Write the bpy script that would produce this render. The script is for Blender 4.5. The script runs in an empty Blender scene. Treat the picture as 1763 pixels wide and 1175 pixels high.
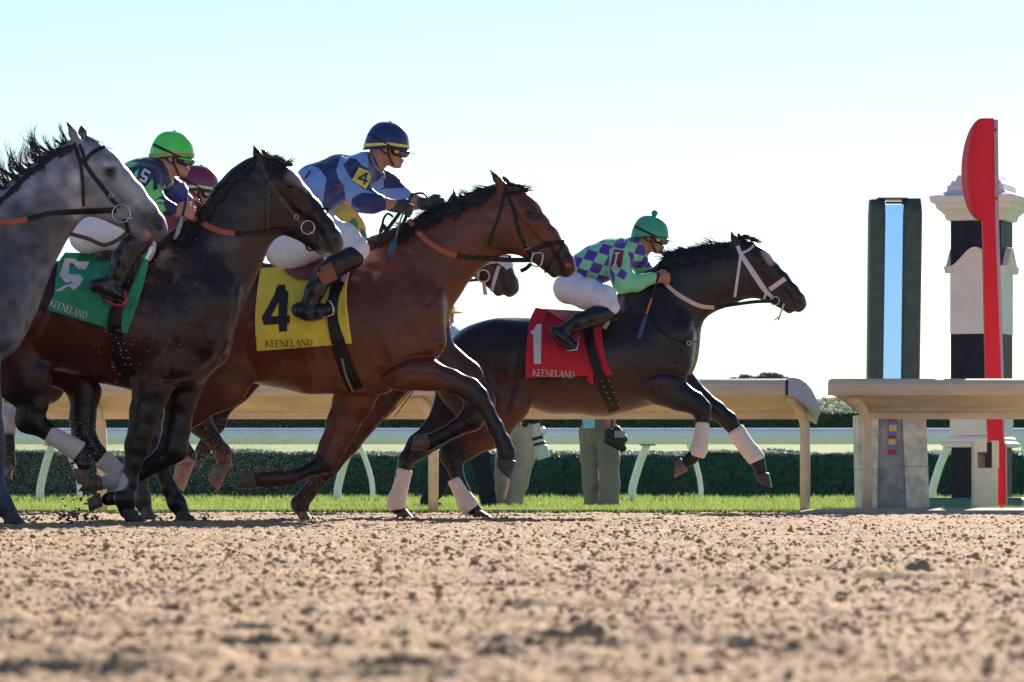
import bpy, math, random
import numpy as np
from mathutils import Vector, Matrix
from mathutils.bvhtree import BVHTree
from mathutils.geometry import tessellate_polygon

# ------------------------------------------------------------------ camera, sky, sun, exposure
SC = bpy.context.scene
COL = SC.collection
LENS = 150.0
CAMH = 0.17
FP = LENS / 36.0 * 1763.0          # focal length in photo pixels
CX, HY = 881.5, 847.0              # principal column, eye level row of the photograph

cam_d = bpy.data.cameras.new("camera")
cam = bpy.data.objects.new("camera", cam_d)
COL.objects.link(cam)
cam.location = (0, 0, CAMH)
cam.rotation_euler = (math.radians(90), 0, 0)
cam_d.lens = LENS
cam_d.sensor_width = 36.0
cam_d.shift_y = (HY - 587.5) / 1763.0
cam_d.clip_start = 0.3
cam_d.clip_end = 3000
cam_d.dof.use_dof = True
cam_d.dof.focus_distance = 25.5
cam_d.dof.aperture_fstop = 14.0
SC.camera = cam

SUN_EL, SUN_AZ = math.radians(24.0), math.radians(18.0)   # azimuth from the view direction towards the right
world = bpy.data.worlds.new("World")
SC.world = world
world.use_nodes = True
wn = world.node_tree
sky = wn.nodes.new("ShaderNodeTexSky")
sky.sky_type = 'NISHITA'
sky.sun_disc = False
sky.sun_elevation = SUN_EL
sky.sun_rotation = SUN_AZ
sky.air_density = 1.0
sky.dust_density = 0.05
sky.ozone_density = 3.2
wn.links.new(sky.outputs[0], wn.nodes['Background'].inputs[0])
wn.nodes['Background'].inputs[1].default_value = 0.058

sun_d = bpy.data.lights.new("sun", 'SUN')
sun_d.energy = 5.0
sun_d.angle = math.radians(0.5)
sun_d.color = (1.0, 0.93, 0.83)
sun = bpy.data.objects.new("sun", sun_d)
COL.objects.link(sun)
sdir = Vector((math.sin(SUN_AZ) * math.cos(SUN_EL), math.cos(SUN_AZ) * math.cos(SUN_EL), math.sin(SUN_EL)))
sun.rotation_euler = sdir.to_track_quat('Z', 'Y').to_euler()
sun.location = (10, 60, 40)

SC.view_settings.view_transform = 'Standard'
SC.view_settings.look = 'None'
SC.view_settings.exposure = 1.27
SC.view_settings.gamma = 1.0
SC.render.film_transparent = False

random.seed(7)
RNG = np.random.default_rng(11)

# ------------------------------------------------------------------ helpers
def W(px, py, Y):
    """a photo pixel carried out to depth Y (metres)"""
    return Vector(((px - CX) * Y / FP, Y, CAMH + (HY - py) * Y / FP))

def PX(co):
    """world points (n,3) -> photo pixels (n,2)"""
    return np.stack([CX + co[:, 0] * FP / co[:, 1], HY - (co[:, 2] - CAMH) * FP / co[:, 1]], 1)

def tag(o, label=None, cat=None, group=None, kind=None):
    if label: o['label'] = label
    if cat: o['category'] = cat
    if group: o['group'] = group
    if kind: o['kind'] = kind
    return o

def empty(name, loc, label=None, cat=None, group=None):
    o = bpy.data.objects.new(name, None)
    o.empty_display_size = 0.2
    COL.objects.link(o)
    o.location = loc
    return tag(o, label, cat, group)

def link(name, me, m, parent=None):
    o = bpy.data.objects.new(name, me)
    if m is not None and not me.materials:
        me.materials.append(m)
    COL.objects.link(o)
    if parent is not None:
        o.parent = parent
        o.matrix_parent_inverse = Matrix.Translation(-Vector(parent.location))
    return o

def npmesh(name, V, Fq, smooth=True):
    """mesh from arrays; Fq an (n,k) array, k = 3 or 4"""
    me = bpy.data.meshes.new(name)
    V = np.asarray(V, dtype=np.float32)
    Fq = np.asarray(Fq, dtype=np.int32)
    n, k = Fq.shape
    me.vertices.add(len(V)); me.vertices.foreach_set('co', V.ravel())
    me.loops.add(n * k); me.loops.foreach_set('vertex_index', Fq.ravel())
    me.polygons.add(n)
    me.polygons.foreach_set('loop_start', np.arange(0, n * k, k, dtype=np.int32))
    me.polygons.foreach_set('use_smooth', np.full(n, smooth))
    me.update(calc_edges=True)
    me.validate()
    return me

def pymesh(name, V, F, smooth=True):
    me = bpy.data.meshes.new(name)
    me.from_pydata([tuple(v) for v in V], [], F)
    me.polygons.foreach_set('use_smooth', np.full(len(me.polygons), smooth))
    me.update()
    return me

def setcol(me, C):
    """C (n,3) linear colours -> point attribute 'Col'"""
    a = me.color_attributes.new('Col', 'FLOAT_COLOR', 'POINT')
    C4 = np.ones((len(C), 4), dtype=np.float32); C4[:, :3] = C
    a.data.foreach_set('color', C4.ravel())

def hexc(h):
    """sRGB 0-255 triple -> linear"""
    return tuple((c / 255 / 12.92) if c / 255 <= 0.04045 else ((c / 255 + 0.055) / 1.055) ** 2.4 for c in h)

_m = {}
def mat(name, col=(0.5, 0.5, 0.5), rough=0.6, metal=0.0, spec=0.5, var=0.12, vscale=18.0, bump=0.0, bscale=120.0,
        attr=False, coat=0.0, sheen=0.0, sub=0.0, stretch=None, trans=0.0, col2=None):
    if name in _m: return _m[name]
    m = bpy.data.materials.new(name); m.use_nodes = True
    nt = m.node_tree; N = nt.nodes; L = nt.links
    b = N['Principled BSDF']
    b.inputs['Roughness'].default_value = rough
    b.inputs['Metallic'].default_value = metal
    b.inputs['Specular IOR Level'].default_value = spec
    b.inputs['Coat Weight'].default_value = coat
    b.inputs['Coat Roughness'].default_value = 0.12
    if sheen: b.inputs['Sheen Weight'].default_value = sheen
    if sub:
        b.inputs['Subsurface Weight'].default_value = sub
        b.inputs['Subsurface Radius'].default_value = (0.012, 0.005, 0.003)
        b.inputs['Subsurface Scale'].default_value = 1.0
    if trans: b.inputs['Transmission Weight'].default_value = trans
    tc = N.new('ShaderNodeTexCoord')
    mp = N.new('ShaderNodeMapping'); L.new(tc.outputs['Object'], mp.inputs[0])
    if stretch: mp.inputs['Scale'].default_value = stretch
    no = N.new('ShaderNodeTexNoise'); L.new(mp.outputs[0], no.inputs['Vector'])
    no.inputs['Scale'].default_value = vscale; no.inputs['Detail'].default_value = 6
    mr = N.new('ShaderNodeMapRange'); L.new(no.outputs['Fac'], mr.inputs[0])
    mr.inputs[1].default_value = 0.3; mr.inputs[2].default_value = 0.7
    mr.inputs[3].default_value = 1 - var; mr.inputs[4].default_value = 1 + var
    vm = N.new('ShaderNodeVectorMath'); vm.operation = 'SCALE'
    L.new(mr.outputs[0], vm.inputs['Scale'])
    if attr:
        at = N.new('ShaderNodeAttribute'); at.attribute_name = 'Col'
        L.new(at.outputs['Color'], vm.inputs[0])
    elif col2 is not None:
        n2 = N.new('ShaderNodeTexNoise'); L.new(mp.outputs[0], n2.inputs['Vector'])
        n2.inputs['Scale'].default_value = vscale * 0.37; n2.inputs['Detail'].default_value = 5
        cr = N.new('ShaderNodeValToRGB'); L.new(n2.outputs['Fac'], cr.inputs[0])
        cr.color_ramp.elements[0].position = 0.4; cr.color_ramp.elements[0].color = (*col, 1)
        cr.color_ramp.elements[1].position = 0.62; cr.color_ramp.elements[1].color = (*col2, 1)
        L.new(cr.outputs[0], vm.inputs[0])
    else:
        vm.inputs[0].default_value = col
    L.new(vm.outputs[0], b.inputs['Base Color'])
    if bump:
        nb = N.new('ShaderNodeTexNoise'); L.new(mp.outputs[0], nb.inputs['Vector'])
        nb.inputs['Scale'].default_value = bscale; nb.inputs['Detail'].default_value = 4
        bp = N.new('ShaderNodeBump'); L.new(nb.outputs['Fac'], bp.inputs['Height'])
        bp.inputs['Strength'].default_value = bump; bp.inputs['Distance'].default_value = 0.01
        L.new(bp.outputs[0], b.inputs['Normal'])
    _m[name] = m
    return m

# ------------------------------------------------------------------ signed-distance modelling (smooth unions of tapered elliptical limbs)
class Field:
    def __init__(s, lo, hi, h):
        s.h = h
        s.lo = np.array(lo, dtype=np.float32)
        s.n = np.maximum(4, np.ceil((np.array(hi) - s.lo) / h).astype(int) + 1)
        s.f = np.full(s.n, 0.3, dtype=np.float32)
        s.ax = [(s.lo[i] + h * np.arange(s.n[i])).astype(np.float32) for i in range(3)]
    def _win(s, lo, hi):
        i0 = np.clip(np.floor((np.array(lo) - s.lo) / s.h).astype(int), 0, s.n)
        i1 = np.clip(np.ceil((np.array(hi) - s.lo) / s.h).astype(int) + 1, 0, s.n)
        return i0, i1
    def cap(s, A, B, ra, rb, wa=None, wb=None, k=0.02, sub=False):
        """limb from A to B; ra, rb radius in the x-z plane, wa, wb half width along y"""
        wa = ra if wa is None else wa; wb = rb if wb is None else wb
        A = np.array(A, dtype=np.float32); B = np.array(B, dtype=np.float32)
        m = k + 3 * s.h
        R = max(ra, rb) + m; Rw = max(wa, wb) * 1.0 + m
        lo = np.minimum(A, B) - (R, Rw, R); hi = np.maximum(A, B) + (R, Rw, R)
        i0, i1 = s._win(lo, hi)
        if np.any(i1 <= i0): return
        X = s.ax[0][i0[0]:i1[0]][:, None, None]; Y = s.ax[1][i0[1]:i1[1]][None, :, None]; Z = s.ax[2][i0[2]:i1[2]][None, None, :]
        dx, dy, dz = B - A
        den = float(dx * dx + dz * dz + 1e-9)
        t = ((X - A[0]) * dx + (Z - A[2]) * dz) / den
        if den < 1e-6: t = t * 0
        t = np.clip(t, 0, 1)
        r = ra + (rb - ra) * t; w = wa + (wb - wa) * t
        if abs(dy) > 3 * math.sqrt(den):      # limb mostly across the track: use full 3-D projection
            den3 = float(dx * dx + dy * dy + dz * dz)
            t = np.clip(((X - A[0]) * dx + (Y - A[1]) * dy + (Z - A[2]) * dz) / den3, 0, 1)
            r = ra + (rb - ra) * t; w = r
        qx = X - A[0] - dx * t; qz = Z - A[2] - dz * t; qy = (Y - A[1] - dy * t) * (r / w)
        q = np.sqrt(qx * qx + qz * qz + qy * qy)
        d = (q - r) * np.minimum(1.0, w / r)
        g = s.f[i0[0]:i1[0], i0[1]:i1[1], i0[2]:i1[2]]
        if sub:
            a, b2 = g, -d
            hh = np.clip(0.5 - 0.5 * (b2 - a) / -k, 0, 1) if False else np.clip(0.5 + 0.5 * (b2 - a) / k, 0, 1)
            g[...] = a * (1 - hh) + b2 * hh + k * hh * (1 - hh)
        else:
            hh = np.clip(0.5 + 0.5 * (g - d) / k, 0, 1)
            g[...] = g * (1 - hh) + d * hh - k * hh * (1 - hh)
    def mesh(s):
        f = s.f; ins = f < 0
        c = ins[:-1, :-1, :-1].astype(np.int8)
        tot = np.zeros_like(c)
        for a in (0, 1):
            for b in (0, 1):
                for d in (0, 1):
                    tot += ins[a:a + c.shape[0], b:b + c.shape[1], d:d + c.shape[2]]
        act = (tot > 0) & (tot < 8)
        I = np.argwhere(act)
        idx = np.full(c.shape, -1, dtype=np.int32); idx[act] = np.arange(len(I))
        P = np.zeros((len(I), 3)); cnt = np.zeros(len(I))
        cr = [(0, 0, 0), (1, 0, 0), (0, 1, 0), (1, 1, 0), (0, 0, 1), (1, 0, 1), (0, 1, 1), (1, 1, 1)]
        val = [f[I[:, 0] + a, I[:, 1] + b, I[:, 2] + d] for a, b, d in cr]
        for i, j in [(0, 1), (2, 3), (4, 5), (6, 7), (0, 2), (1, 3), (4, 6), (5, 7), (0, 4), (1, 5), (2, 6), (3, 7)]:
            vi, vj = val[i], val[j]
            m = (vi < 0) != (vj < 0)
            t = np.where(m, vi / np.where(vi - vj == 0, 1, vi - vj), 0)
            pi = np.array(cr[i], float); pj = np.array(cr[j], float)
            P[m] += (pi + (pj - pi) * t[:, None])[m]; cnt[m] += 1
        V = s.lo + s.h * (I + P / cnt[:, None])
        faces = []
        for ax in range(3):
            sl0 = [slice(1, -1)] * 3; sl0[ax] = slice(0, -1)
            sl1 = [slice(1, -1)] * 3; sl1[ax] = slice(1, None)
            A = ins[tuple(sl0)]; B = ins[tuple(sl1)]
            for flip, mk in ((False, A & ~B), (True, ~A & B)):
                E = np.argwhere(mk)
                if not len(E): continue
                E = E + [0 if q == ax else 1 for q in range(3)]
                u, v = (ax + 1) % 3, (ax + 2) % 3
                du = np.zeros(3, int); du[u] = 1; dv = np.zeros(3, int); dv[v] = 1
                q = [E - du - dv, E - dv, E, E - du]
                qi = np.stack([idx[t[:, 0], t[:, 1], t[:, 2]] for t in q], 1)
                faces.append(qi[:, ::-1] if flip else qi)
        return V.astype(np.float32), np.concatenate(faces)

def smoothv(V, Fq, it=2, lam=0.5):
    n = len(V); V = V.copy()
    e = np.concatenate([Fq[:, [0, 1]], Fq[:, [1, 2]], Fq[:, [2, 3]], Fq[:, [3, 0]]])
    cnt = np.bincount(e[:, 0], minlength=n) + np.bincount(e[:, 1], minlength=n)
    for q in range(it):
        for lm in (lam, -lam * 0.9):
            S = np.stack([np.bincount(e[:, 0], V[e[:, 1], a], n) + np.bincount(e[:, 1], V[e[:, 0], a], n) for a in range(3)], 1)
            V += lm * (S / cnt[:, None] - V)
    return V

def vnoise(P, seed=0):
    """value noise, P (n,3)"""
    P = np.asarray(P, dtype=np.float64); i = np.floor(P).astype(np.int64); f = P - i; f = f * f * (3 - 2 * f)
    def h(a, b, c):
        x = (a * 73856093) ^ (b * 19349663) ^ (c * 83492791) ^ (seed * 2654435761)
        x = (x ^ (x >> 13)) * 1274126177
        return ((x ^ (x >> 16)) & 0xFFFFFF) / float(0xFFFFFF)
    r = 0
    for a in (0, 1):
        for b in (0, 1):
            for c in (0, 1):
                w = (f[:, 0] if a else 1 - f[:, 0]) * (f[:, 1] if b else 1 - f[:, 1]) * (f[:, 2] if c else 1 - f[:, 2])
                r = r + w * h(i[:, 0] + a, i[:, 1] + b, i[:, 2] + c)
    return r * 2 - 1

class Body:
    """a creature or garment laid out in its own side plane at depth Y; l = metres towards the camera from that plane"""
    def __init__(s, Y, box, h, lat=0.4):
        s.Y = Y; s.s = FP / Y
        a = W(box[0], box[3], Y); b = W(box[2], box[1], Y)
        s.F = Field((a.x, Y - lat, a.z), (b.x, Y + lat, b.z), h)
    def P(s, x, y, l=0.0):
        return W(x, y, s.Y - l)
    def chain(s, pts, k=0.03, sub=False):
        """pts: (x,y,r_px,w_m or None,l)"""
        q = []
        for p in pts:
            x, y, r = p[:3]; w = p[3] if len(p) > 3 and p[3] is not None else r / s.s * 0.85; l = p[4] if len(p) > 4 else 0
            q.append((s.P(x, y, l), r / s.s, w))
        if len(q) == 1: q = q * 2
        for a, b in zip(q[:-1], q[1:]):
            s.F.cap(a[0], b[0], a[1], b[1], a[2], b[2], k=k, sub=sub)
    def build(s, name, m, parent=None, smooth=1, colf=None, disp=None):
        V, Fq = s.F.mesh()
        V = smoothv(V, Fq, smooth)
        if disp is not None: V = disp(V)
        me = npmesh(name, V, Fq)
        s.V, s.Fq = V, Fq
        if colf is not None: setcol(me, colf(V))
        s.obj = link(name, me, m, parent)
        s.bvh = BVHTree.FromPolygons([Vector(v) for v in V.tolist()], Fq.tolist())
        return s.obj

def capsule_mask(Q, a, b, r, soft):
    a = np.array(a, float); b = np.array(b, float); d = b - a
    t = np.clip(((Q - a) @ d) / (d @ d + 1e-9), 0, 1)
    q = np.linalg.norm(Q - a - t[:, None] * d, axis=1)
    return np.clip((r + soft - q) / (soft + 1e-6), 0, 1)

def inpoly(Q, poly):
    x, y = Q[:, 0], Q[:, 1]; r = np.zeros(len(Q), bool); n = len(poly)
    for i in range(n):
        x0, y0 = poly[i]; x1, y1 = poly[(i + 1) % n]
        c = ((y0 > y) != (y1 > y)) & (x < (x1 - x0) * (y - y0) / (y1 - y0 + 1e-12) + x0)
        r ^= c
    return r

CAMP = Vector((0, 0, CAMH))
def cast(bvh, x, y):
    d = Vector(((x - CX) / FP, 1.0, (HY - y) / FP))
    h = bvh.ray_cast(CAMP, d.normalized())
    return None if h[0] is None else h[0].y

def resample(pts, step):
    P = [np.array(p, float) for p in pts]
    # Catmull-Rom
    Q = [2 * P[0] - P[1]] + P + [2 * P[-1] - P[-2]]
    out = []
    for i in range(1, len(Q) - 2):
        a, b, c, d = Q[i - 1:i + 3]
        n = max(1, int(np.linalg.norm((c - b)[:2]) / step))
        for j in range(n):
            t = j / n
            out.append(0.5 * ((2 * b) + (c - a) * t + (2 * a - 5 * b + 4 * c - d) * t * t + (-a + 3 * b - 3 * c + d) * t ** 3))
    out.append(P[-1])
    return np.array(out)

def fillna(D, default):
    D = np.array([np.nan if d is None else d for d in D], float)
    ok = ~np.isnan(D)
    if not ok.any(): return np.full(len(D), default)
    i = np.arange(len(D)); D = np.interp(i, i[ok], D[ok])
    return D

def ribbon(name, pts, hw, m, parent, bvhs=(), Y=None, th=0.006, step=3.0, off=0.002, sm=5):
    """a strap laid along photo pixels on whatever surface lies under it (or at depth Y); pts (x,y[,depth])"""
    R = resample(pts, step)
    free = R.shape[1] > 2
    xy = R[:, :2]
    T = np.gradient(xy, axis=0); T /= np.linalg.norm(T, axis=1)[:, None] + 1e-9
    Nn = np.stack([-T[:, 1], T[:, 0]], 1)
    hwv = np.interp(np.linspace(0, 1, len(R)), np.linspace(0, 1, len(hw)), hw) if isinstance(hw, (list, tuple)) else np.full(len(R), hw)
    V = []; rows = []
    for sgn in (-1, 0, 1):
        q = xy + sgn * Nn * hwv[:, None]
        if free: D = R[:, 2].copy()
        else:
            D = []
            for x, y in q:
                c = None
                for b in bvhs:
                    e = cast(b, x, y)
                    if e is not None and (c is None or e < c): c = e
                D.append(c)
            D = fillna(D, Y)
        if sm > 1 and len(D) > sm:
            Dp = np.pad(D, sm // 2, mode='edge'); D = np.convolve(Dp, np.ones(sm) / sm, 'valid')[:len(q)]
        rows.append((q, D))
    if not free:
        mx = np.median([r[1] for r in rows], axis=0)
        rows = [(q, np.clip(D, mx - 0.03, mx + 0.03)) for q, D in rows]
    n = len(R); ring = []
    for layer, o in ((0, -(off + th)), (1, -off + th * 0.2)):
        seq = rows if layer == 0 else rows[::-1]
        for j, (q, D) in enumerate(seq):
            oo = o - (0.3 * th if (layer == 0 and j == 1) else 0)
            ring.append([W(x, y, d + oo) for (x, y), d in zip(q, D)])
    V = [ring[k][i] for i in range(n) for k in range(6)]
    F = [(i * 6 + k, i * 6 + (k + 1) % 6, i * 6 + 6 + (k + 1) % 6, i * 6 + 6 + k) for i in range(n - 1) for k in range(6)]
    F += [tuple(range(6))[::-1], tuple((n - 1) * 6 + k for k in range(6))]
    return link(name, pymesh(name, V, F, False), m, parent)

def tube(name, pts, r, m, parent=None, seg=8, close=False, smooth=True, squash=None):
    """round tube through world points; r scalar or list"""
    P = [Vector(p) for p in pts]; n = len(P)
    rr = [r] * n if not isinstance(r, (list, tuple, np.ndarray)) else list(r)
    V = []; F = []
    up = Vector((0, 1, 0))
    for i, p in enumerate(P):
        t = (P[(i + 1) % n] - P[i - 1]) if close else (P[min(i + 1, n - 1)] - P[max(i - 1, 0)])
        t = t.normalized() if t.length > 1e-9 else Vector((0, 0, 1))
        a = t.cross(up)
        if a.length < 0.05: a = t.cross(Vector((1, 0, 0)))
        a.normalize(); b = t.cross(a)
        sa, sb = (1, 1) if squash is None else squash
        for k in range(seg):
            th = 2 * math.pi * k / seg
            V.append(p + a * (math.cos(th) * rr[i] * sa) + b * (math.sin(th) * rr[i] * sb))
    e = n if close else n - 1
    for i in range(e):
        for k in range(seg):
            j = (i + 1) % n
            F.append((i * seg + k, i * seg + (k + 1) % seg, j * seg + (k + 1) % seg, j * seg + k))
    if not close:
        F += [tuple(range(seg))[::-1], tuple((n - 1) * seg + k for k in range(seg))]
    me = pymesh(name, V, F, smooth)
    return link(name, me, m, parent)

def multi_tube(name, strands, m, parent=None, seg=3):
    """many fine strands in one mesh: each (points (n,3) array, r0, r1)"""
    VV = []; FF = []; base = 0
    for P, r0, r1 in strands:
        P = np.asarray(P, float); n = len(P)
        T = np.gradient(P, axis=0); T /= np.linalg.norm(T, axis=1)[:, None] + 1e-9
        A = np.cross(T, [0, 1, 0.01]); A /= np.linalg.norm(A, axis=1)[:, None] + 1e-9
        B = np.cross(T, A)
        rr = np.linspace(r0, r1, n)[:, None]
        ring = [P + rr * (A * math.cos(2 * math.pi * k / seg) + B * math.sin(2 * math.pi * k / seg)) for k in range(seg)]
        V = np.stack(ring, 1).reshape(-1, 3)
        i = np.arange(n - 1)[:, None] * seg + base; k = np.arange(seg)[None, :]; k2 = (k + 1) % seg
        FF.append(np.stack([i + k, i + k2, i + seg + k2, i + seg + k], -1).reshape(-1, 4))
        VV.append(V); base += len(V)
    return link(name, npmesh(name, np.concatenate(VV), np.concatenate(FF)), m, parent)

def ellipsoid(name, c, r, m, parent=None, seg=20, rings=12, rot=None):
    V = []; F = []
    for i in range(rings + 1):
        ph = math.pi * i / rings
        for k in range(seg):
            th = 2 * math.pi * k / seg
            v = Vector((r[0] * math.sin(ph) * math.cos(th), r[1] * math.sin(ph) * math.sin(th), r[2] * math.cos(ph)))
            if rot is not None: v = rot @ v
            V.append(Vector(c) + v)
    for i in range(rings):
        for k in range(seg):
            F.append((i * seg + k, i * seg + seg + k, i * seg + seg + (k + 1) % seg, i * seg + (k + 1) % seg))
    return link(name, pymesh(name, V, F), m, parent)

def flatpoly(name, loops, m, parent, bvh=None, Y=None, off=0.004, th=0.0015, sub=6.0):
    """printed shape: photo-pixel loops (first the outline, then holes) laid on a surface; edges subdivided so it follows folds"""
    L2 = []
    for lp in loops:
        o = []
        for i in range(len(lp)):
            a = np.array(lp[i], float); b = np.array(lp[(i + 1) % len(lp)], float)
            n = max(1, int(np.linalg.norm(b - a) / sub))
            o += [tuple(a + (b - a) * j / n) for j in range(n)]
        L2.append(o)
    tri = [tuple(t) for t in tessellate_polygon([[Vector((x, y, 0)) for x, y in lp] for lp in L2])]
    pts = [p for lp in L2 for p in lp]
    for _ in range(2):
        mid = {}; nt_ = []
        def md(a, b):
            k = (min(a, b), max(a, b))
            if k not in mid:
                mid[k] = len(pts); pts.append(((pts[a][0] + pts[b][0]) / 2, (pts[a][1] + pts[b][1]) / 2))
            return mid[k]
        for a, b, c in tri:
            ab, bc, ca = md(a, b), md(b, c), md(c, a)
            nt_ += [(a, ab, ca), (ab, b, bc), (ca, bc, c), (ab, bc, ca)]
        tri = nt_
    D = [cast(bvh, x, y) if bvh else None for x, y in pts]
    ok = [d for d in D if d is not None]; dm = float(np.median(ok)) if ok else Y
    D = [dm if d is None else min(max(d, dm - .06), dm + .06) for d in D]
    V = [W(x, y, d - off) for (x, y), d in zip(pts, D)]
    n = len(V); V += [W(x, y, d - off + th) for (x, y), d in zip(pts, D)]
    F = [tuple(t) for t in tri] + [tuple(i + n for i in t[::-1]) for t in tri]
    o = link(name, pymesh(name, V, F, False), m, parent)
    return o

GLY = {  # strokes in a unit box (x right, y up): thick bars and thin hairlines with slab serifs
 'K': (0.86, [((.14, 0), (.14, 1), .15), ((.0, .0), (.3, .0), .05), ((0, 1), (.3, 1), .05), ((.2, .45), (.72, 1), .06), ((.33, .58), (.82, 0), .15), ((.58, 1), (.86, 1), .05), ((.62, 0), (.98, 0), .05)]),
 'E': (0.66, [((.14, 0), (.14, 1), .15), ((0, 1), (.6, 1), .06), ((0, 0), (.62, 0), .06), ((.14, .52), (.45, .52), .06), ((.6, 1.0), (.6, .8), .05), ((.63, 0), (.63, .22), .05)]),
 'N': (0.9, [((.14, 0), (.14, 1), .06), ((.8, 0), (.8, 1), .06), ((.12, 1), (.8, 0), .16), ((0, 0), (.28, 0), .05), ((.66, 1), (.94, 1), .05), ((0, 1), (.15, 1), .05)]),
 'L': (0.62, [((.14, 0), (.14, 1), .15), ((0, 1), (.3, 1), .05), ((0, 0), (.6, 0), .06), ((.6, 0), (.6, .25), .05)]),
 'A': (0.86, [((.1, 0), (.44, 1), .06), ((.44, 1), (.78, 0), .16), ((.22, .33), (.65, .33), .05), ((0, 0), (.24, 0), .05), ((.6, 0), (.96, 0), .05)]),
 'D': (0.86, [((.14, 0), (.14, 1), .15), ((0, 1), (.4, 1), .06), ((0, 0), (.4, 0), .06), ((.4, 1), (.68, .86), .08), ((.68, .86), (.79, .5), .14), ((.79, .5), (.68, .14), .14), ((.68, .14), (.4, 0), .08)]),
}
def strokes(name, segs, t, m, parent, bvh, Y, off=0.005):
    """figure drawn with straight strokes: segs (x0,y0,x1,y1) in photo pixels, t = half thickness"""
    V = []; F = []
    for x0, y0, x1, y1 in segs:
        A = np.array([x0, y0], float); B = np.array([x1, y1], float); e = B - A; L = np.linalg.norm(e); e /= L
        q = np.array([-e[1], e[0]]) * t; n = max(2, int(L / 3)); b = len(V)
        for i in range(n + 1):
            for s in (-1, 1): V.append(A - e * t * .6 + (e * (L + 1.2 * t)) * i / n + s * q)
        F += [(b + 2 * i, b + 2 * i + 1, b + 2 * i + 3, b + 2 * i + 2) for i in range(n)]
    D = fillna([cast(bvh, v[0], v[1]) for v in V], Y)
    return link(name, pymesh(name, [W(v[0], v[1], d - off) for v, d in zip(V, D)], F, False), m, parent)

def relief(B, items, seed=1):
    """muscle relief: shallow grooves (depth > 0) and swellings (depth < 0) along lines in the side plane, on both flanks"""
    def f(V):
        V = V.copy(); Q = PX(V); side = V[:, 1] - B.Y; dy = np.zeros(len(V))
        fade = np.clip(np.abs(side) / .06, 0, 1)
        for pts, r, dep in items:
            d = np.full(len(V), 1e9)
            R = resample(pts, 6)[:, :2]
            for a, b in zip(R[:-1], R[1:]):
                e = b - a; t = np.clip(((Q - a) @ e) / (e @ e + 1e-9), 0, 1)
                d = np.minimum(d, np.linalg.norm(Q - a - t[:, None] * e, axis=1))
            dy += dep * np.exp(-(d / r) ** 2)
        n = vnoise(V * [7, 5, 7], seed) * .004 + (np.abs(vnoise(V * [13, 9, 10], seed + 1)) - .3) * .005
        V[:, 1] += -np.sign(side) * (dy - n) * fade
        return V
    return f

def lettering(name, text, p0, p1, hpx, m, parent, bvh, Y, off=0.005):
    """serif wording along a base line p0->p1 in photo pixels, laid on the cloth; one mesh per word"""
    adv = sum(GLY[c][0] + 0.04 for c in text)
    p0 = np.array(p0, float); d = (np.array(p1, float) - p0); u = d / adv; nrm = np.array([d[1], -d[0]]) / np.linalg.norm(d) * hpx
    V = []; F = []; x = 0
    for c in text:
        for a, b, t in GLY[c][1]:
            A = p0 + u * (x + a[0]) + nrm * a[1]; B = p0 + u * (x + b[0]) + nrm * b[1]
            e = B - A; L = np.linalg.norm(e); e /= L; q = np.array([-e[1], e[0]]) * t * hpx * 0.5 * 0.85
            n = max(1, int(L / 5)); base = len(V)
            for i in range(n + 1):
                for s in (-1, 1):
                    V.append(A + (B - A) * i / n + s * q)
            F += [(base + 2 * i, base + 2 * i + 1, base + 2 * i + 3, base + 2 * i + 2) for i in range(n)]
        x += GLY[c][0] + 0.04
    D = fillna([cast(bvh, v[0], v[1]) for v in V], Y)
    W3 = [W(v[0], v[1], dd - off) for v, dd in zip(V, D)]
    return link(name, pymesh(name, W3, F, False), m, parent)
# ------------------------------------------------------------------ shared materials
M_coat = mat('horse_coat', attr=True, rough=0.34, spec=0.36, var=0.22, vscale=7, bump=0.15, bscale=48, stretch=(.5, 1, 1))
M_gray = mat('horse_coat_gray', attr=True, rough=0.5, spec=0.35, var=0.22, vscale=16, bump=0.15, bscale=40)
M_hair = mat('horse_hair', (0.012, 0.010, 0.010), rough=0.45, spec=0.5, var=0.4, vscale=40)
M_hairb = mat('brown_hair', (0.07, 0.035, 0.022), rough=0.5, spec=0.5, var=0.4, vscale=40)
M_hoof = mat('hoof_horn', (0.15, 0.095, 0.068), rough=0.6, var=0.4, vscale=60, stretch=(1, 1, .3), bump=0.3, bscale=90)
M_hoofd = mat('hoof_dark', (0.05, 0.038, 0.034), rough=0.6, var=0.4, vscale=60, bump=0.3, bscale=90)
M_eye = mat('eye_dark', (0.006, 0.004, 0.004), rough=0.22, spec=0.5, var=0.0)
M_leather = mat('dark_leather', (0.011, 0.008, 0.009), rough=0.5, spec=0.3, var=0.3, vscale=50, bump=0.2)
M_leatherb = mat('brown_leather', (0.05, 0.024, 0.018), rough=0.45, spec=0.5, var=0.3, vscale=50, bump=0.2)
M_rubber = mat('orange_rubber', (0.44, 0.105, 0.055), rough=0.65, var=0.15, vscale=80, bump=0.5, bscale=500)
M_white_strap = mat('white_strap', (0.62, 0.56, 0.60), rough=0.6, var=0.08, bump=0.2)
M_cream = mat('cream_rubber', (0.62, 0.48, 0.38), rough=0.6, var=0.08, bump=0.2)
M_steel = mat('steel', (0.5, 0.49, 0.47), rough=0.3, metal=1.0, var=0.05)
M_wrap = mat('leg_wrap', (0.72, 0.62, 0.58), rough=0.85, var=0.1, vscale=30, bump=0.5, bscale=60, stretch=(1, 1, 4))
M_nostril = mat('nostril_skin', (0.42, 0.03, 0.02), rough=0.35, var=0.3, sub=0.3)
M_dark_in = mat('nostril_dark', (0.02, 0.012, 0.012), rough=0.6, var=0.2)

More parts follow.
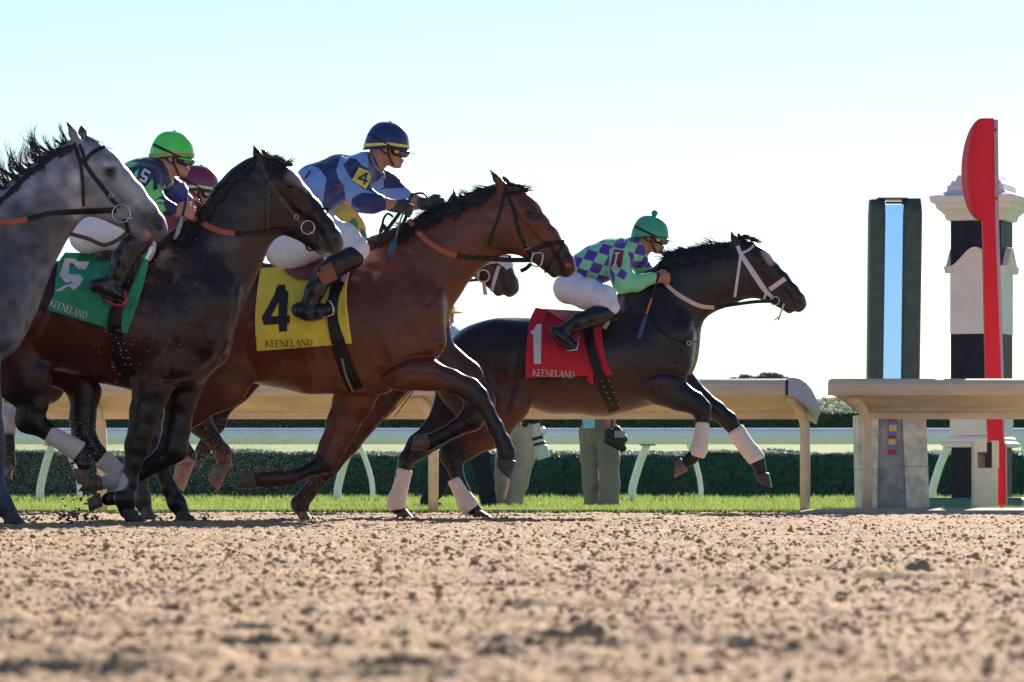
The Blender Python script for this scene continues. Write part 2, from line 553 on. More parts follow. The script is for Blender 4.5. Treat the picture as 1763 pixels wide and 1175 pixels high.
# canonical head in (u along poll->nose, v towards the jaw, half width, lateral centre) units of head length
HEAD = [
 [(.05, .09, .125, .11), (.16, .035, .145, .135), (.30, .015, .152, .155)],
 [(.30, .015, .152, .15), (.45, .005, .118, .125), (.60, -.005, .095, .10), (.78, .010, .080, .085), (.90, .035, .078, .088), (.955, .060, .072, .085)],
 [(.955, .060, .070, .08), (.968, .095, .060, .065)],
 [(.25, .185, .155, .105), (.34, .20, .165, .105), (.48, .195, .140, .085), (.62, .165, .115, .07), (.78, .150, .090, .062), (.86, .155, .074, .06)],
 [(.87, .165, .055, .055), (.915, .185, .042, .045)],
 [(.12, .16, .14, .085), (.25, .185, .155, .10)],
]
def horse_head(B, poll, nose, ears, k=0.022, mouth=True):
    poll = np.array(poll, float); nose = np.array(nose, float)
    d = nose - poll; L = np.linalg.norm(d); e = d / L; n = np.array([-e[1], e[0]])
    Lm = L / B.s
    def uv(u, v, r, w, l=0.0):
        p = poll + e * u * L + n * v * L
        return (p[0], p[1], r * L, w * Lm, l * Lm)
    for ch in HEAD: B.chain([uv(*c) for c in ch], k=k)
    for s in (1, -1):
        B.chain([uv(.27, -.045, .035, .03, s * .115), (uv(.36, -.05, .030, .025, s * .118))], k=0.012)      # brow
        B.chain([uv(.40, .045, .022, .02, s * .118), uv(.60, .065, .016, .014, s * .088)], k=0.014)          # facial crest
        B.chain([uv(.345, .005, .030, .028, s * .145)], k=0.010, sub=True)                                   # orbit
        B.chain([uv(.925, .035, .040, .030, s * .070)], k=0.012)                                             # nostril wing
        B.chain([uv(.915, .028, .020, .020, s * .105), uv(.945, .050, .024, .022, s * .105)], k=0.008, sub=True)
        B.chain([uv(.30, .18, .13, .03, s * .095)], k=0.03)                                                   # cheek
        B.chain([uv(.14, .28, .014, .014, s * .10), uv(.10, .17, .014, .014, s * .11), uv(.13, .08, .012, .012, s * .125)], k=0.02, sub=True)
        if mouth: B.chain([uv(.86, .128, .008, .010, s * .085), uv(1.0, .118, .009, .012, s * .07)], k=0.008, sub=True)
    for i, (base, tip, l) in enumerate(ears):
        base = np.array(base, float); tip = np.array(tip, float); mid = base * .55 + tip * .45
        B.chain([(base[0], base[1], .045 * L, .035 * Lm, l), (mid[0], mid[1], .034 * L, .022 * Lm, l * 1.15), (tip[0], tip[1], .006 * L, .004 * Lm, l * 1.1)], k=0.01)
    return dict(poll=poll, e=e, n=n, L=L, Lm=Lm, uv=uv)

def head_px(H, u, v):
    p = H['poll'] + H['e'] * u * H['L'] + H['n'] * v * H['L']
    return (p[0], p[1])

def head_parts(B, H, root, red=False):
    for s in (1, -1):
        x, y = head_px(H, .347, .008)
        c = B.P(x, y, s * .118 * H['Lm'])
        ellipsoid('eye', c, (.030 * H['Lm'] * 1.1, .022 * H['Lm'], .027 * H['Lm'] * 1.1), M_eye, root)
    x, y = head_px(H, .933, .042)
    c = B.P(x, y, .082 * H['Lm'])
    ellipsoid('nostril', c, (.046 * H['Lm'], .012 * H['Lm'], .031 * H['Lm']), M_dark_in, root, rot=Matrix.Rotation(math.radians(35), 3, 'Y'))
    if red:
        c = B.P(x + 1, y + .5, .093 * H['Lm'])
        ellipsoid('nostril_lining', c, (.032 * H['Lm'], .006 * H['Lm'], .022 * H['Lm']), M_nostril, root, rot=Matrix.Rotation(math.radians(25), 3, 'Y'))

def limb(B, pts, l, k=0.018, wf=0.82):
    B.chain([(p[0], p[1], p[2], (p[3] if len(p) > 3 and p[3] else p[2] / B.s * wf), p[4] if len(p) > 4 else l) for p in pts], k=k)

def hoof(B, quad, l, m, root, w=0.058):
    """quad: coronet back, coronet front, toe, heel in photo pixels"""
    cb, cf, to, he = [np.array(q, float) for q in quad]
    V = []; n = 18
    lev = [(-.10, .86), (0, 1.0), (.5, 1.1), (.85, 1.18), (.97, 1.14), (1.0, 1.0), (1.0, .6)]
    for t, ws in lev:
        b = cb + (he - cb) * t; f = cf + (to - cf) * t
        c = (b + f) / 2; r = (f - b) / 2 * (0.6 if (t == 1.0 and ws == .6) else (0.94 if t < 0 else .92 if ws == 1.0 and t == 1.0 else 1))
        for k in range(n):
            a = 2 * math.pi * k / n
            p = c + r * math.cos(a)
            V.append(B.P(p[0], p[1], l + math.sin(a) * w * ws * (1 + .12 * math.cos(a))))
    F = [(i * n + k, i * n + (k + 1) % n, (i + 1) * n + (k + 1) % n, (i + 1) * n + k) for i in range(len(lev) - 1) for k in range(n)]
    F += [tuple(range(n))[::-1], tuple((len(lev) - 1) * n + k for k in range(n))]
    o = link('hoof', pymesh('hoof', V, F), m, root)
    md = o.modifiers.new('round', 'SUBSURF'); md.levels = 1; md.render_levels = 2
    return o

def wrap(B, pts, l, root, name='bandage', m=None, wf=1.08):
    """bandage: lofted rings round the leg, pts (x,y,r)"""
    R = resample([(p[0], p[1], p[2]) for p in pts], 3.0); n = 20
    T = np.gradient(R[:, :2], axis=0); T /= np.linalg.norm(T, axis=1)[:, None]
    V = []
    for i, (x, y, r) in enumerate(R):
        q = np.array([-T[i, 1], T[i, 0]])
        rr = r * 1.13 * (1 + 0.02 * ((i // 2) % 2)) * (0.93 if i in (0, len(R) - 1) else 1)
        for k in range(n):
            a = 2 * math.pi * k / n
            V.append(B.P(x + q[0] * rr * math.cos(a), y + q[1] * rr * math.cos(a), l + math.sin(a) * rr / B.s * wf))
    F = [(i * n + k, i * n + (k + 1) % n, (i + 1) * n + (k + 1) % n, (i + 1) * n + k) for i in range(len(R) - 1) for k in range(n)]
    F += [tuple(range(n))[::-1], tuple((len(R) - 1) * n + k for k in range(n))]
    return link(name, pymesh(name, V, F), m or M_wrap, root)

def paint(base, spots):
    """coat colours: base, then (a, b, r_px, soft_px, colour) patches in the side plane"""
    def f(V):
        Q = PX(V); C = np.tile(np.array(base, float), (len(V), 1))
        for s in spots:
            a, b, r, soft, c = s[:5]
            m = capsule_mask(Q, a, b, r, soft)[:, None]
            C = C * (1 - m) + np.array(c) * m
        return C
    return f

def hair_along(B, crest, n, length, ang, name, m, root, lean=0.5, curl=0.5, near=0.0, seed=1, r0=2.6, spread=0.5, l0=0.0, rises=0.0):
    """strands rooted along a photo-pixel line; ang = direction in degrees (0 right, 90 up) the hair streams"""
    rg = np.random.default_rng(seed)
    C = resample(crest, 2.0)
    S = []
    clump = rg.uniform(0, 1, 400)
    for i in range(n):
        t = rg.uniform(0, 1); x, y = C[int(t * (len(C) - 1))][:2]
        ci = int(t * n / 14) % 400
        cph = clump[ci]
        Ln = length * (0.55 + 0.75 * cph) * rg.uniform(.7, 1.1)
        a = math.radians(ang + (cph - .5) * spread * 80 + rg.normal(0, 7))
        cu = curl * (clump[(ci + 7) % 400] - .5) * 3.0
        l = l0 + near * rg.uniform(0.2, 1.0) + rg.uniform(-.015, .015)
        P = []; px, py = x + rg.normal(0, 1.0), y + rg.normal(0, 1.5) + 1; m8 = 9
        for j in range(m8):
            P.append(B.P(px, py, l + rises * j / m8))
            aa = a + cu * (j / m8) ** 1.3 + lean * math.sin(j / m8 * 2.5 + cph * 6) * 0.5
            px += math.cos(aa) * Ln / m8; py -= math.sin(aa) * Ln / m8
        S.append((np.array([tuple(p) for p in P]), r0 / B.s * rg.uniform(.5, 1), 0.25 / B.s))
    return multi_tube(name, S, m, root)

def hair_on(B, crest, n, length, ang, name, m, root, seed=1, r0=1.6, spread=14):
    """short hair lying on the near side of the neck, following its surface"""
    rg = np.random.default_rng(seed); C = resample(crest, 2.0); S = []
    for i in range(n):
        t = rg.uniform(0, 1); x, y = C[int(t * (len(C) - 1))][:2]
        y += rg.uniform(-2, 3)
        a = math.radians(ang + rg.normal(0, spread)); Ln = length * rg.uniform(.5, 1.1) * (1 + .35 * math.sin(t * 23))
        D = []; Q = []
        for j in range(7):
            q = (x + math.cos(a) * Ln * j / 6, y - math.sin(a) * Ln * j / 6); Q.append(q); D.append(cast(B.bvh, *q))
            a += rg.normal(0, .06)
        D = fillna(D, B.Y - .03)
        P = np.array([tuple(W(q[0], q[1], d - 0.006 - .004 * math.sin(j / 6 * 3.1))) for j, (q, d) in enumerate(zip(Q, D))])
        S.append((P, r0 / B.s, 0.4 / B.s))
    return multi_tube(name, S, m, root)

def ring(name, c_px, r_px, B, Y, m, parent, th=1.3, sx=1.0):
    pts = [W(c_px[0] + r_px * sx * math.cos(a), c_px[1] - r_px * math.sin(a), Y) for a in np.linspace(0, 2 * math.pi, 28, endpoint=False)]
    return tube(name, pts, th / B.s, m, parent, seg=8, close=True)

def cloth(name, left, right, nu, nv, bvhs, Y, m, parent, off=0.012, top=None, seed=0, amp=0.006, th=0.006):
    """saddle cloth: grid between a rear and a front edge (photo pixels, top to bottom) draped on the flank"""
    Lf = resample(left, 2.0)[:, :2]; Rt = resample(right, 2.0)[:, :2]
    D = np.zeros((nv, nu)); Q = np.zeros((nv, nu, 2))
    for j in range(nv):
        a = Lf[int(round(j / (nv - 1) * (len(Lf) - 1)))]; b = Rt[int(round(j / (nv - 1) * (len(Rt) - 1)))]
        for i in range(nu):
            t = i / (nu - 1); q = a + (b - a) * t
            if top is not None:
                f = (1 - j / (nv - 1)) ** 2; q = q + np.array([0, -4 * top * t * (1 - t)]) * f
            Q[j, i] = q
            c = None
            for bb in bvhs:
                e = cast(bb, *q)
                if e is not None and (c is None or e < c): c = e
            D[j, i] = np.nan if c is None else c
    for i in range(nu):
        ok = ~np.isnan(D[:, i])
        if ok.any(): D[:, i] = np.interp(np.arange(nv), np.arange(nv)[ok], D[ok, i])
        else: D[:, i] = Y
    for _ in range(6):
        Dp = np.pad(D, 1, mode='edge'); D = (Dp[1:-1, 1:-1] * 2 + Dp[:-2, 1:-1] + Dp[2:, 1:-1] + Dp[1:-1, :-2] + Dp[1:-1, 2:]) / 6
    ii = np.arange(nu * nv); fold = vnoise(np.stack([ (ii % nu) * .28, (ii // nu) * .09, np.full(len(ii), seed + .5)], 1), seed) * amp * 2
    fold += vnoise(np.stack([(ii % nu) * .6, (ii // nu) * .5, np.full(len(ii), seed + 3.5)], 1), seed + 2) * amp * .6
    P = []
    for o in (0, th):
        for j in range(nv):
            for i in range(nu):
                P.append(W(Q[j, i, 0], Q[j, i, 1], D[j, i] - off - amp * 2 + fold[j * nu + i] + o))
    N = nu * nv; F = []
    for j in range(nv - 1):
        for i in range(nu - 1):
            a = j * nu + i
            F.append((a, a + nu, a + nu + 1, a + 1)); F.append((N + a, N + a + 1, N + a + nu + 1, N + a + nu))
    def edge(ids):
        for p, q in zip(ids[:-1], ids[1:]): F.append((p, q, N + q, N + p))
    edge([i for i in range(nu)]); edge([(nv - 1) * nu + i for i in range(nu)][::-1])
    edge([j * nu for j in range(nv)][::-1]); edge([j * nu + nu - 1 for j in range(nv)])
    o = link(name, pymesh(name, P, F), m, parent)
    me = o.data
    bv = BVHTree.FromPolygons([v.co for v in me.vertices], [tuple(p.vertices) for p in me.polygons])
    return o, bv
# ================================================================== bay horse, yellow cloth 4
def horse_4():
    Y = 24.75
    B = Body(Y, (212, 270, 1010, 905), 0.0095, lat=0.42)
    root = empty('racehorse', (W(560, 898, Y).x, Y, 0), 'bright bay racehorse in the yellow saddle cloth numbered 4', 'horse', 'racehorses galloping on the dirt track')
    H = horse_head(B, (868, 322), (991, 460), [((866, 322), (842, 291), .055), ((876, 322), (864, 301), -.055)])
    B.chain([(838, 378, 46, .075), (830, 388, 53, .08), (795, 408, 51, .085), (752, 440, 64, .10), (708, 480, 80, .15), (672, 545, 93, .21)], k=.05)
    B.chain([(672, 545, 93, .22), (610, 565, 108, .27), (540, 568, 107, .285), (470, 560, 101, .28), (410, 550, 95, .26), (362, 552, 90, .25)], k=.05)
    B.chain([(715, 435, 30, .05), (680, 448, 34, .06), (640, 458, 38, .08), (590, 476, 32, .12)], k=.06)
    B.chain([(705, 600, 52, .15), (650, 634, 42, .17), (600, 640, 36, .19)], k=.05)
    for l in (.14, -.14):   # shoulder and haunch muscle
        B.chain([(662, 455, 32, .05, l * .7), (715, 530, 42, .08, l * .95), (735, 585, 34, .07, l)], k=.05)
        B.chain([(640, 560, 46, .07, l * 1.1), (690, 625, 40, .08, l)], k=.05)
        B.chain([(400, 500, 60, .09, l * .8), (360, 560, 74, .10, l * .95), (385, 620, 58, .09, l * .95)], k=.06)
    # near fore reaching forward
    limb(B, [(690, 640, 34, .085), (735, 645, 27, .07), (775, 656, 20, .055), (808, 670, 19, .05), (822, 684, 18, .045), (838, 706, 12.5), (853, 736, 13), (866, 762, 13), (872, 779, 14.5), (872, 792, 13)], .16)
    # far fore folded back
    limb(B, [(628, 640, 46, .08), (608, 690, 34, .065), (590, 730, 27, .05), (572, 770, 22, .045), (562, 795, 21, .042), (545, 806, 13), (505, 822, 12), (478, 824, 13.5), (455, 826, 13), (443, 828, 12)], -.12)
    # near hind planted, far hind behind it
    limb(B, [(385, 620, 62, .10), (375, 655, 52, .085), (330, 700, 32, .06), (285, 745, 20, .045), (262, 772, 19, .04), (275, 800, 13), (291, 840, 13), (304, 866, 15), (313, 882, 13)], .13)
    limb(B, [(345, 620, 60, .09), (300, 690, 34, .06), (262, 745, 20, .045), (236, 768, 19, .04), (238, 800, 13), (242, 838, 13), (244, 860, 16), (250, 876, 12)], -.13)
    head_dark = (.022, .012, .010)
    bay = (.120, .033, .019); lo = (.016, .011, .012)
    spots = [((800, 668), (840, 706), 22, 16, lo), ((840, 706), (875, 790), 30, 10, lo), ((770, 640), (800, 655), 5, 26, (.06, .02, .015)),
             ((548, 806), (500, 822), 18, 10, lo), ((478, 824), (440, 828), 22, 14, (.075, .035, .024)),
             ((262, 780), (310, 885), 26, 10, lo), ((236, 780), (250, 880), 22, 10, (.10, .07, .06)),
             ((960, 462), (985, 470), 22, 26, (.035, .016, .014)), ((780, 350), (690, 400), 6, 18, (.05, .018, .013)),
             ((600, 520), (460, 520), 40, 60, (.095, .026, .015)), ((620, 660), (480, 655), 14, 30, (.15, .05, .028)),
             ((852, 420), (870, 432), 6, 20, (.06, .02, .014)), ((916, 368), (918, 371), 7, 9, head_dark),
             ((842, 292), (848, 302), 4, 6, (.03, .015, .012))]
    rel = [([(705, 440), (735, 520), (748, 580)], 9, .012), ([(640, 470), (638, 560), (662, 620)], 10, .010), ([(655, 642), (700, 619), (742, 612), (757, 600)], 6, .024),
           ([(440, 640), (425, 600), (440, 560)], 9, .010), ([(820, 430), (775, 470), (738, 522)], 6, .009), ([(480, 642), (560, 656), (622, 652)], 2.2, -.004),
           ([(780, 655), (740, 640), (700, 648)], 5, .006), ([(905, 395), (925, 415), (935, 440)], 2.2, -.004), ([(880, 400), (900, 425)], 5, -.005)]
    for q in range(6): rel.append(([(470 + q * 22, 500), (462 + q * 22, 570), (474 + q * 22, 640)], 5, .0028))
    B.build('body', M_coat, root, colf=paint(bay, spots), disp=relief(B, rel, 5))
    head_parts(B, H, root, red=True)
    hoof(B, [(855, 789), (889, 796), (878, 826), (855, 806)], .16, M_hoofd, root)
    hoof(B, [(436, 812), (440, 842), (404, 843), (420, 812)], -.12, M_hoof, root)
    hoof(B, [(303, 882), (322, 880), (340, 897), (300, 899)], .13, M_hoofd, root)
    hoof(B, [(243, 876), (261, 873), (270, 894), (240, 896)], -.13, M_hoof, root)
    hair_along(B, [(852, 324), (817, 338), (786, 353), (755, 366), (724, 384), (695, 402)], 300, 34, 170, 'mane', M_hair, root, curl=.4, seed=4, near=.03, r0=2.2)
    hair_on(B, [(852, 324), (817, 338), (786, 353), (755, 366), (724, 384), (690, 404)], 420, 26, 225, 'mane', M_hair, root, seed=5, r0=2.2)
    hair_along(B, [(862, 318), (880, 316), (902, 324)], 70, 18, -24, 'forelock', M_hair, root, curl=.3, seed=6, near=.02, r0=2.0, spread=.2)
    # bridle
    br = ribbon('bridle', [(872, 332), (884, 360), (892, 392), (901, 416), (912, 438), (918, 447)], 2.9, M_leather, root, (B.bvh,), Y)
    ribbon('browband', [(866, 336), (886, 332), (904, 328), (909, 330)], 3.0, M_leather, br, (B.bvh,), Y)
    ribbon('throat_strap', [(868, 336), (860, 370), (848, 402), (842, 424)], 2.2, M_leather, br, (B.bvh,), Y)
    ribbon('headpiece', [(872, 318), (870, 334)], 3.2, M_leather, br, (B.bvh,), Y)
    ribbon('noseband', [(918, 432), (932, 425), (950, 420), (972, 417)], 4.2, M_leather, br, (B.bvh,), Y)
    ribbon('noseband', [(972, 420), (962, 434), (950, 450), (938, 470)], 2.2, M_leather, br, (B.bvh,), Y)
    yb = cast(B.bvh, 924, 445) or Y
    ribbon('bit', [(918, 436, yb - .03), (934, 437, yb - .03), (930, 458, yb - .03), (915, 455, yb - .03), (918, 436, yb - .03)], 1.2, M_steel, br, step=2)
    ribbon('buckle', [(905, 420, yb - .03), (910, 428, yb - .03), (902, 430, yb - .03)], .8, M_steel, br, step=2)
    ribbon('rein', [(914, 448), (880, 448), (845, 446), (812, 444), (784, 441)], 4.2, M_leather, root, (B.bvh,), Y - .1)
    ribbon('rein', [(786, 441), (762, 432), (735, 415), (716, 396), (704, 378)], [4.6, 4.6, 4.6, 4.2], M_rubber, root, (B.bvh,), Y - .12)
    ribbon('rein', [(914, 455, Y - .05), (905, 463, Y - .03), (896, 467, Y)], 3.5, M_leather, root)
    # cloth, saddle, girth
    M_y = mat('yellow_cloth', (.80, .60, .07), rough=.8, var=.1, vscale=12, bump=.25, bscale=300)
    co, cb = cloth('saddle_cloth', [(449, 462), (443, 500), (439, 550), (442, 605)], [(612, 446), (600, 478), (597, 520), (606, 592)], 44, 40, (B.bvh,), Y, M_y, root, seed=4)
    k = 4.52; o = (400, 400)
    def z(*p): return [(o[0] + a / k, o[1] + b / k) for a, b in p]
    M_k = mat('black_print', (.012, .014, .02), rough=.7, var=.1)
    num = flatpoly('number', [z((358, 410), (410, 408), (412, 440), (437, 470), (425, 650), (447, 648), (447, 708), (427, 712), (425, 770), (365, 778), (362, 715), (245, 725), (228, 662), (275, 585), (330, 480), (340, 440)),
                    z((363, 540), (300, 655), (357, 655))], M_k, co, cb, Y)
    lettering('word_keeneland', 'KEENELAND', (457, 598.5), (539, 596), 11.5, M_k, co, cb, Y)
    sad = cloth('saddle', [(488, 459), (496, 472), (512, 481)], [(604, 440), (590, 462), (560, 484)], 22, 10, (cb,), Y, mat('saddle_maroon', (.16, .045, .05), rough=.3, coat=.3), root, off=.02, amp=.003, th=.02)[0]
    ribbon('girth', [(588, 470), (575, 510), (573, 550), (583, 592), (597, 635), (612, 672)], [12, 9, 9, 12, 13, 13], M_leather, root, (cb, B.bvh), Y, th=.009, off=.006)
    ribbon('girth_strap', [(588, 618), (596, 648), (608, 676)], 2.0, mat('grey_strap', (.22, .18, .18), rough=.5), root, (B.bvh,), Y, th=.018, off=.012)
    ribbon('cloth_roll', [(614, 420), (606, 440), (598, 462), (590, 485)], [8, 7, 6, 4], mat('lilac_cloth', (.42, .22, .55), rough=.7), root, (cb, B.bvh), Y, th=.02, off=.012)
    ribbon('breast_strap', [(603, 428), (622, 424), (645, 420)], [8, 7, 6], M_leather, root, (B.bvh,), Y, th=.02, off=.004)
    return B, cb
def girth_and_more(B, cb, root, pts, hw, Y):
    ribbon('girth', pts, hw, M_leather, root, (cb, B.bvh), Y, th=.009, off=.006)

# ================================================================== dark bay horse, green cloth 5
def horse_5():
    Y = 23.1
    B = Body(Y, (-100, 235, 612, 908), 0.0095, lat=0.42)
    root = empty('racehorse', (W(180, 898, Y).x, Y, 0), 'dark brown racehorse in the green saddle cloth numbered 5', 'horse', 'racehorses galloping on the dirt track')
    H = horse_head(B, (449, 277), (591, 417), [((449, 279), (435, 248), .055), ((458, 276), (449, 255), -.06)])
    B.chain([(437, 332, 48, .075), (428, 352, 58, .085), (403, 395, 57, .095), (378, 438, 68, .12), (345, 490, 78, .16), (312, 545, 90, .21)], k=.05)
    B.chain([(312, 545, 90, .22), (255, 563, 108, .27), (190, 553, 104, .29), (120, 545, 93, .28), (60, 543, 86, .27), (5, 540, 82, .25)], k=.05)
    B.chain([(365, 405, 30, .05), (335, 430, 36, .06), (300, 452, 38, .08), (245, 470, 32, .12)], k=.06)
    B.chain([(350, 595, 46, .15), (318, 628, 40, .17), (260, 632, 36, .19)], k=.05)
    for l in (.14, -.14):
        B.chain([(318, 450, 32, .05, l * .7), (362, 520, 44, .08, l * .95), (360, 580, 36, .07, l)], k=.05)
        B.chain([(285, 555, 46, .07, l * 1.1), (285, 625, 42, .08, l)], k=.05)
        B.chain([(45, 500, 60, .09, l * .8), (0, 560, 74, .10, l * .95), (20, 620, 58, .09, l * .95)], k=.06)
    # near fore planted, far fore folded
    limb(B, [(275, 625, 42, .085), (262, 665, 34, .07), (250, 710, 26, .055), (243, 745, 22, .05), (236, 768, 21, .046), (230, 795, 15), (222, 832, 14), (215, 858, 18), (219, 880, 14)], .15)
    limb(B, [(318, 640, 42, .08), (310, 690, 28, .06), (304, 735, 24, .05), (298, 772, 25, .046), (276, 793, 17), (240, 813, 14.5), (214, 828, 15), (196, 828, 12.5), (180, 831, 12)], -.12)
    limb(B, [(15, 600, 62, .10), (40, 650, 50, .085), (57, 695, 25, .05), (50, 722, 24, .045), (82, 744, 14), (108, 760, 12.5), (135, 779, 14.5), (146, 800, 13)], .14)
    limb(B, [(60, 610, 50, .10), (125, 640, 34, .07), (146, 675, 27, .05), (142, 720, 22, .045), (144, 750, 20, .042), (170, 782, 13), (200, 812, 12), (219, 838, 14.5), (200, 856, 12.5), (186, 860, 11.5)], -.14)
    base = (.024, .0095, .013); lo = (.011, .009, .012); red = (.070, .016, .012)
    spots = [((60, 560), (200, 600), 20, 80, red), ((120, 640), (200, 650), 10, 40, red), ((290, 560), (260, 640), 10, 50, (.04, .016, .015)),
             ((250, 720), (222, 890), 26, 30, lo), ((300, 730), (215, 828), 24, 24, lo), 
             ((56, 700), (150, 800), 20, 30, lo), ((146, 700), (200, 860), 26, 30, (.014, .011, .013)),
             ((505, 297), (530, 322), 5, 7, (.30, .23, .20)), ((498, 305), (512, 312), 3, 8, (.20, .15, .13)),
             ((575, 430), (590, 415), 14, 18, (.05, .045, .05)), ((548, 445), (566, 448), 9, 8, (.16, .14, .12)),
             ((400, 380), (430, 440), 20, 50, (.040, .017, .015)), ((365, 425), (400, 418), 6, 12, (.06, .05, .055)), ((497, 325), (500, 328), 6, 9, (.015, .008, .008)),
             ((440, 262), (436, 250), 4, 4, (.012, .01, .012)), ((204, 829), (178, 832), 15, 2, (.56, .48, .48))]
    rel = [([(378, 430), (405, 510), (400, 575)], 9, .012), ([(300, 455), (285, 540), (300, 600)], 10, .010), ([(285, 655), (335, 644), (368, 622), (386, 590)], 6, .022),
           ([(288, 600), (292, 650)], 6, .010), ([(365, 600), (378, 570)], 14, -.012), ([(458, 412), (425, 450), (405, 500)], 6, .010), ([(70, 620), (58, 580), (75, 540)], 9, .012), ([(545, 370), (560, 395)], 2.2, -.004)]
    B.build('body', M_coat, root, colf=paint(base, spots), disp=relief(B, rel, 6))
    head_parts(B, H, root)
    hoof(B, [(124, 808), (156, 811), (144, 839), (128, 826)], .14, M_hoof, root)
    hoof(B, [(171, 818), (176, 845), (133, 847), (158, 817)], -.12, M_hoof, root)
    hoof(B, [(207, 880), (232, 877), (252, 898), (216, 899)], .15, M_hoofd, root)
    hoof(B, [(170, 848), (176, 873), (154, 882), (149, 860)], -.14, M_hoof, root)
    wrap(B, [(83, 747, 13.5), (105, 759, 14.5), (128, 773, 16.5), (137, 779, 17)], .14, root)
    wrap(B, [(174, 789, 14.5), (190, 802, 14.5), (205, 816, 14)], -.14, root)
    hair_along(B, [(440, 270), (411, 294), (393, 313), (371, 342), (352, 368)], 220, 16, 200, 'mane', M_hair, root, curl=.3, seed=14, near=.02, r0=2.2)
    hair_on(B, [(440, 272), (411, 296), (393, 315), (371, 345), (345, 378), (318, 410)], 420, 26, 235, 'mane', M_hair, root, seed=15, r0=2.2)
    hair_along(B, [(352, 360), (340, 380), (325, 392)], 90, 28, 130, 'mane', M_hairb, root, curl=1.2, seed=16, near=.04, r0=2.0)
    hair_along(B, [(448, 268), (470, 272), (486, 279), (494, 284)], 190, 16, 4, 'forelock', M_hairb, root, curl=1.0, seed=17, near=.03, r0=2.4, spread=.8)
    br = ribbon('bridle', [(450, 283), (462, 308), (480, 338), (497, 360), (512, 378), (524, 388)], [3.2, 3, 4.2, 4.2, 3.2, 3], M_leatherb, root, (B.bvh,), Y)
    ribbon('browband', [(458, 315), (472, 297), (487, 287), (504, 283)], 3.0, M_leather, br, (B.bvh,), Y)
    ribbon('throat_strap', [(463, 312), (462, 350), (461, 394)], 2.2, M_leatherb, br, (B.bvh,), Y)
    ribbon('noseband', [(520, 376), (532, 366), (548, 360), (566, 360)], 2.2, M_leather, br, (B.bvh,), Y)
    ribbon('noseband', [(565, 362), (556, 380), (548, 398), (546, 415), (540, 430), (530, 430), (526, 420)], 1.8, M_leather, br, (B.bvh,), Y)
    y2 = (cast(B.bvh, 526, 388) or Y) - .03
    ring('bit_ring', (530, 392), 11.5, B, y2, M_steel, br, th=1.3)
    ellipsoid('bit_end', W(536, 401, y2 - .01), (.011, .009, .009), M_steel, br, 12, 8)
    ring('buckle', (510, 374), 4.2, B, y2, M_steel, br, th=.8, sx=.8)
    ribbon('rein', [(520, 396), (490, 397), (455, 401), (404, 403)], [3.6, 4, 4, 4.2], M_leather, root, (B.bvh,), Y - .1)
    ribbon('rein', [(404, 403), (375, 397), (350, 385), (324, 371)], [4.6, 5, 5, 4.2], M_rubber, root, (B.bvh,), Y - .16)
    Mg = mat('green_cloth', (.028, .27, .14), rough=.8, var=.12, vscale=10, bump=.25, bscale=300)
    co, cb = cloth('saddle_cloth', [(112, 435), (101, 452), (96, 480), (93, 505), (81, 534)], [(266, 424), (257, 450), (250, 480), (238, 520), (219, 575)], 46, 36, (B.bvh,), Y, Mg, root, seed=9, amp=.012, top=-4)
    k = 7.34
    def z(*p): return [(a / k, 400 + b / k) for a, b in p]
    Mw = mat('white_print', (.62, .58, .62), rough=.7, var=.05)
    flatpoly('number', [z((822, 330), (935, 332), (985, 366), (1130, 375), (1085, 470), (985, 465), (930, 398), (880, 388), (868, 528), (1000, 532), (1053, 590), (1000, 680), (930, 735), (830, 770), (690, 740), (830, 672), (902, 652), (915, 626), (830, 638), (750, 545), (785, 440))], Mw, co, cb, Y)
    lettering('word_keeneland', 'KEENELAND', (84.5, 527), (148, 550), 12, Mw, co, cb, Y)
    cloth('saddle', [(150, 432), (158, 438), (170, 447)], [(262, 420), (240, 440), (214, 452)], 18, 8, (cb, B.bvh), Y, mat('saddle_dark', (.05, .03, .035), rough=.3, coat=.3), root, off=.02, amp=.003, th=.02)
    girth_and_more(B, cb, root, [(238, 440), (222, 480), (205, 520), (197, 560), (204, 600), (220, 650)], [10, 9, 11, 12, 12, 11], Y)
    for i in range(8):
        x, y = 204 + (i // 2) * 4 + (i % 2) * 9, 592 + (i // 2) * 12
        c = cast(B.bvh, x, y)
        if c: ellipsoid('girth_stud', W(x, y, c - .02), (.005, .003, .004), M_steel, root, 8, 5)
    ribbon('pad_edge', [(264, 418), (262, 432), (254, 448)], [5, 6, 5], mat('pad_white', (.6, .56, .62), rough=.8), root, (cb, B.bvh), Y, th=.02, off=.012)
    return B, cb

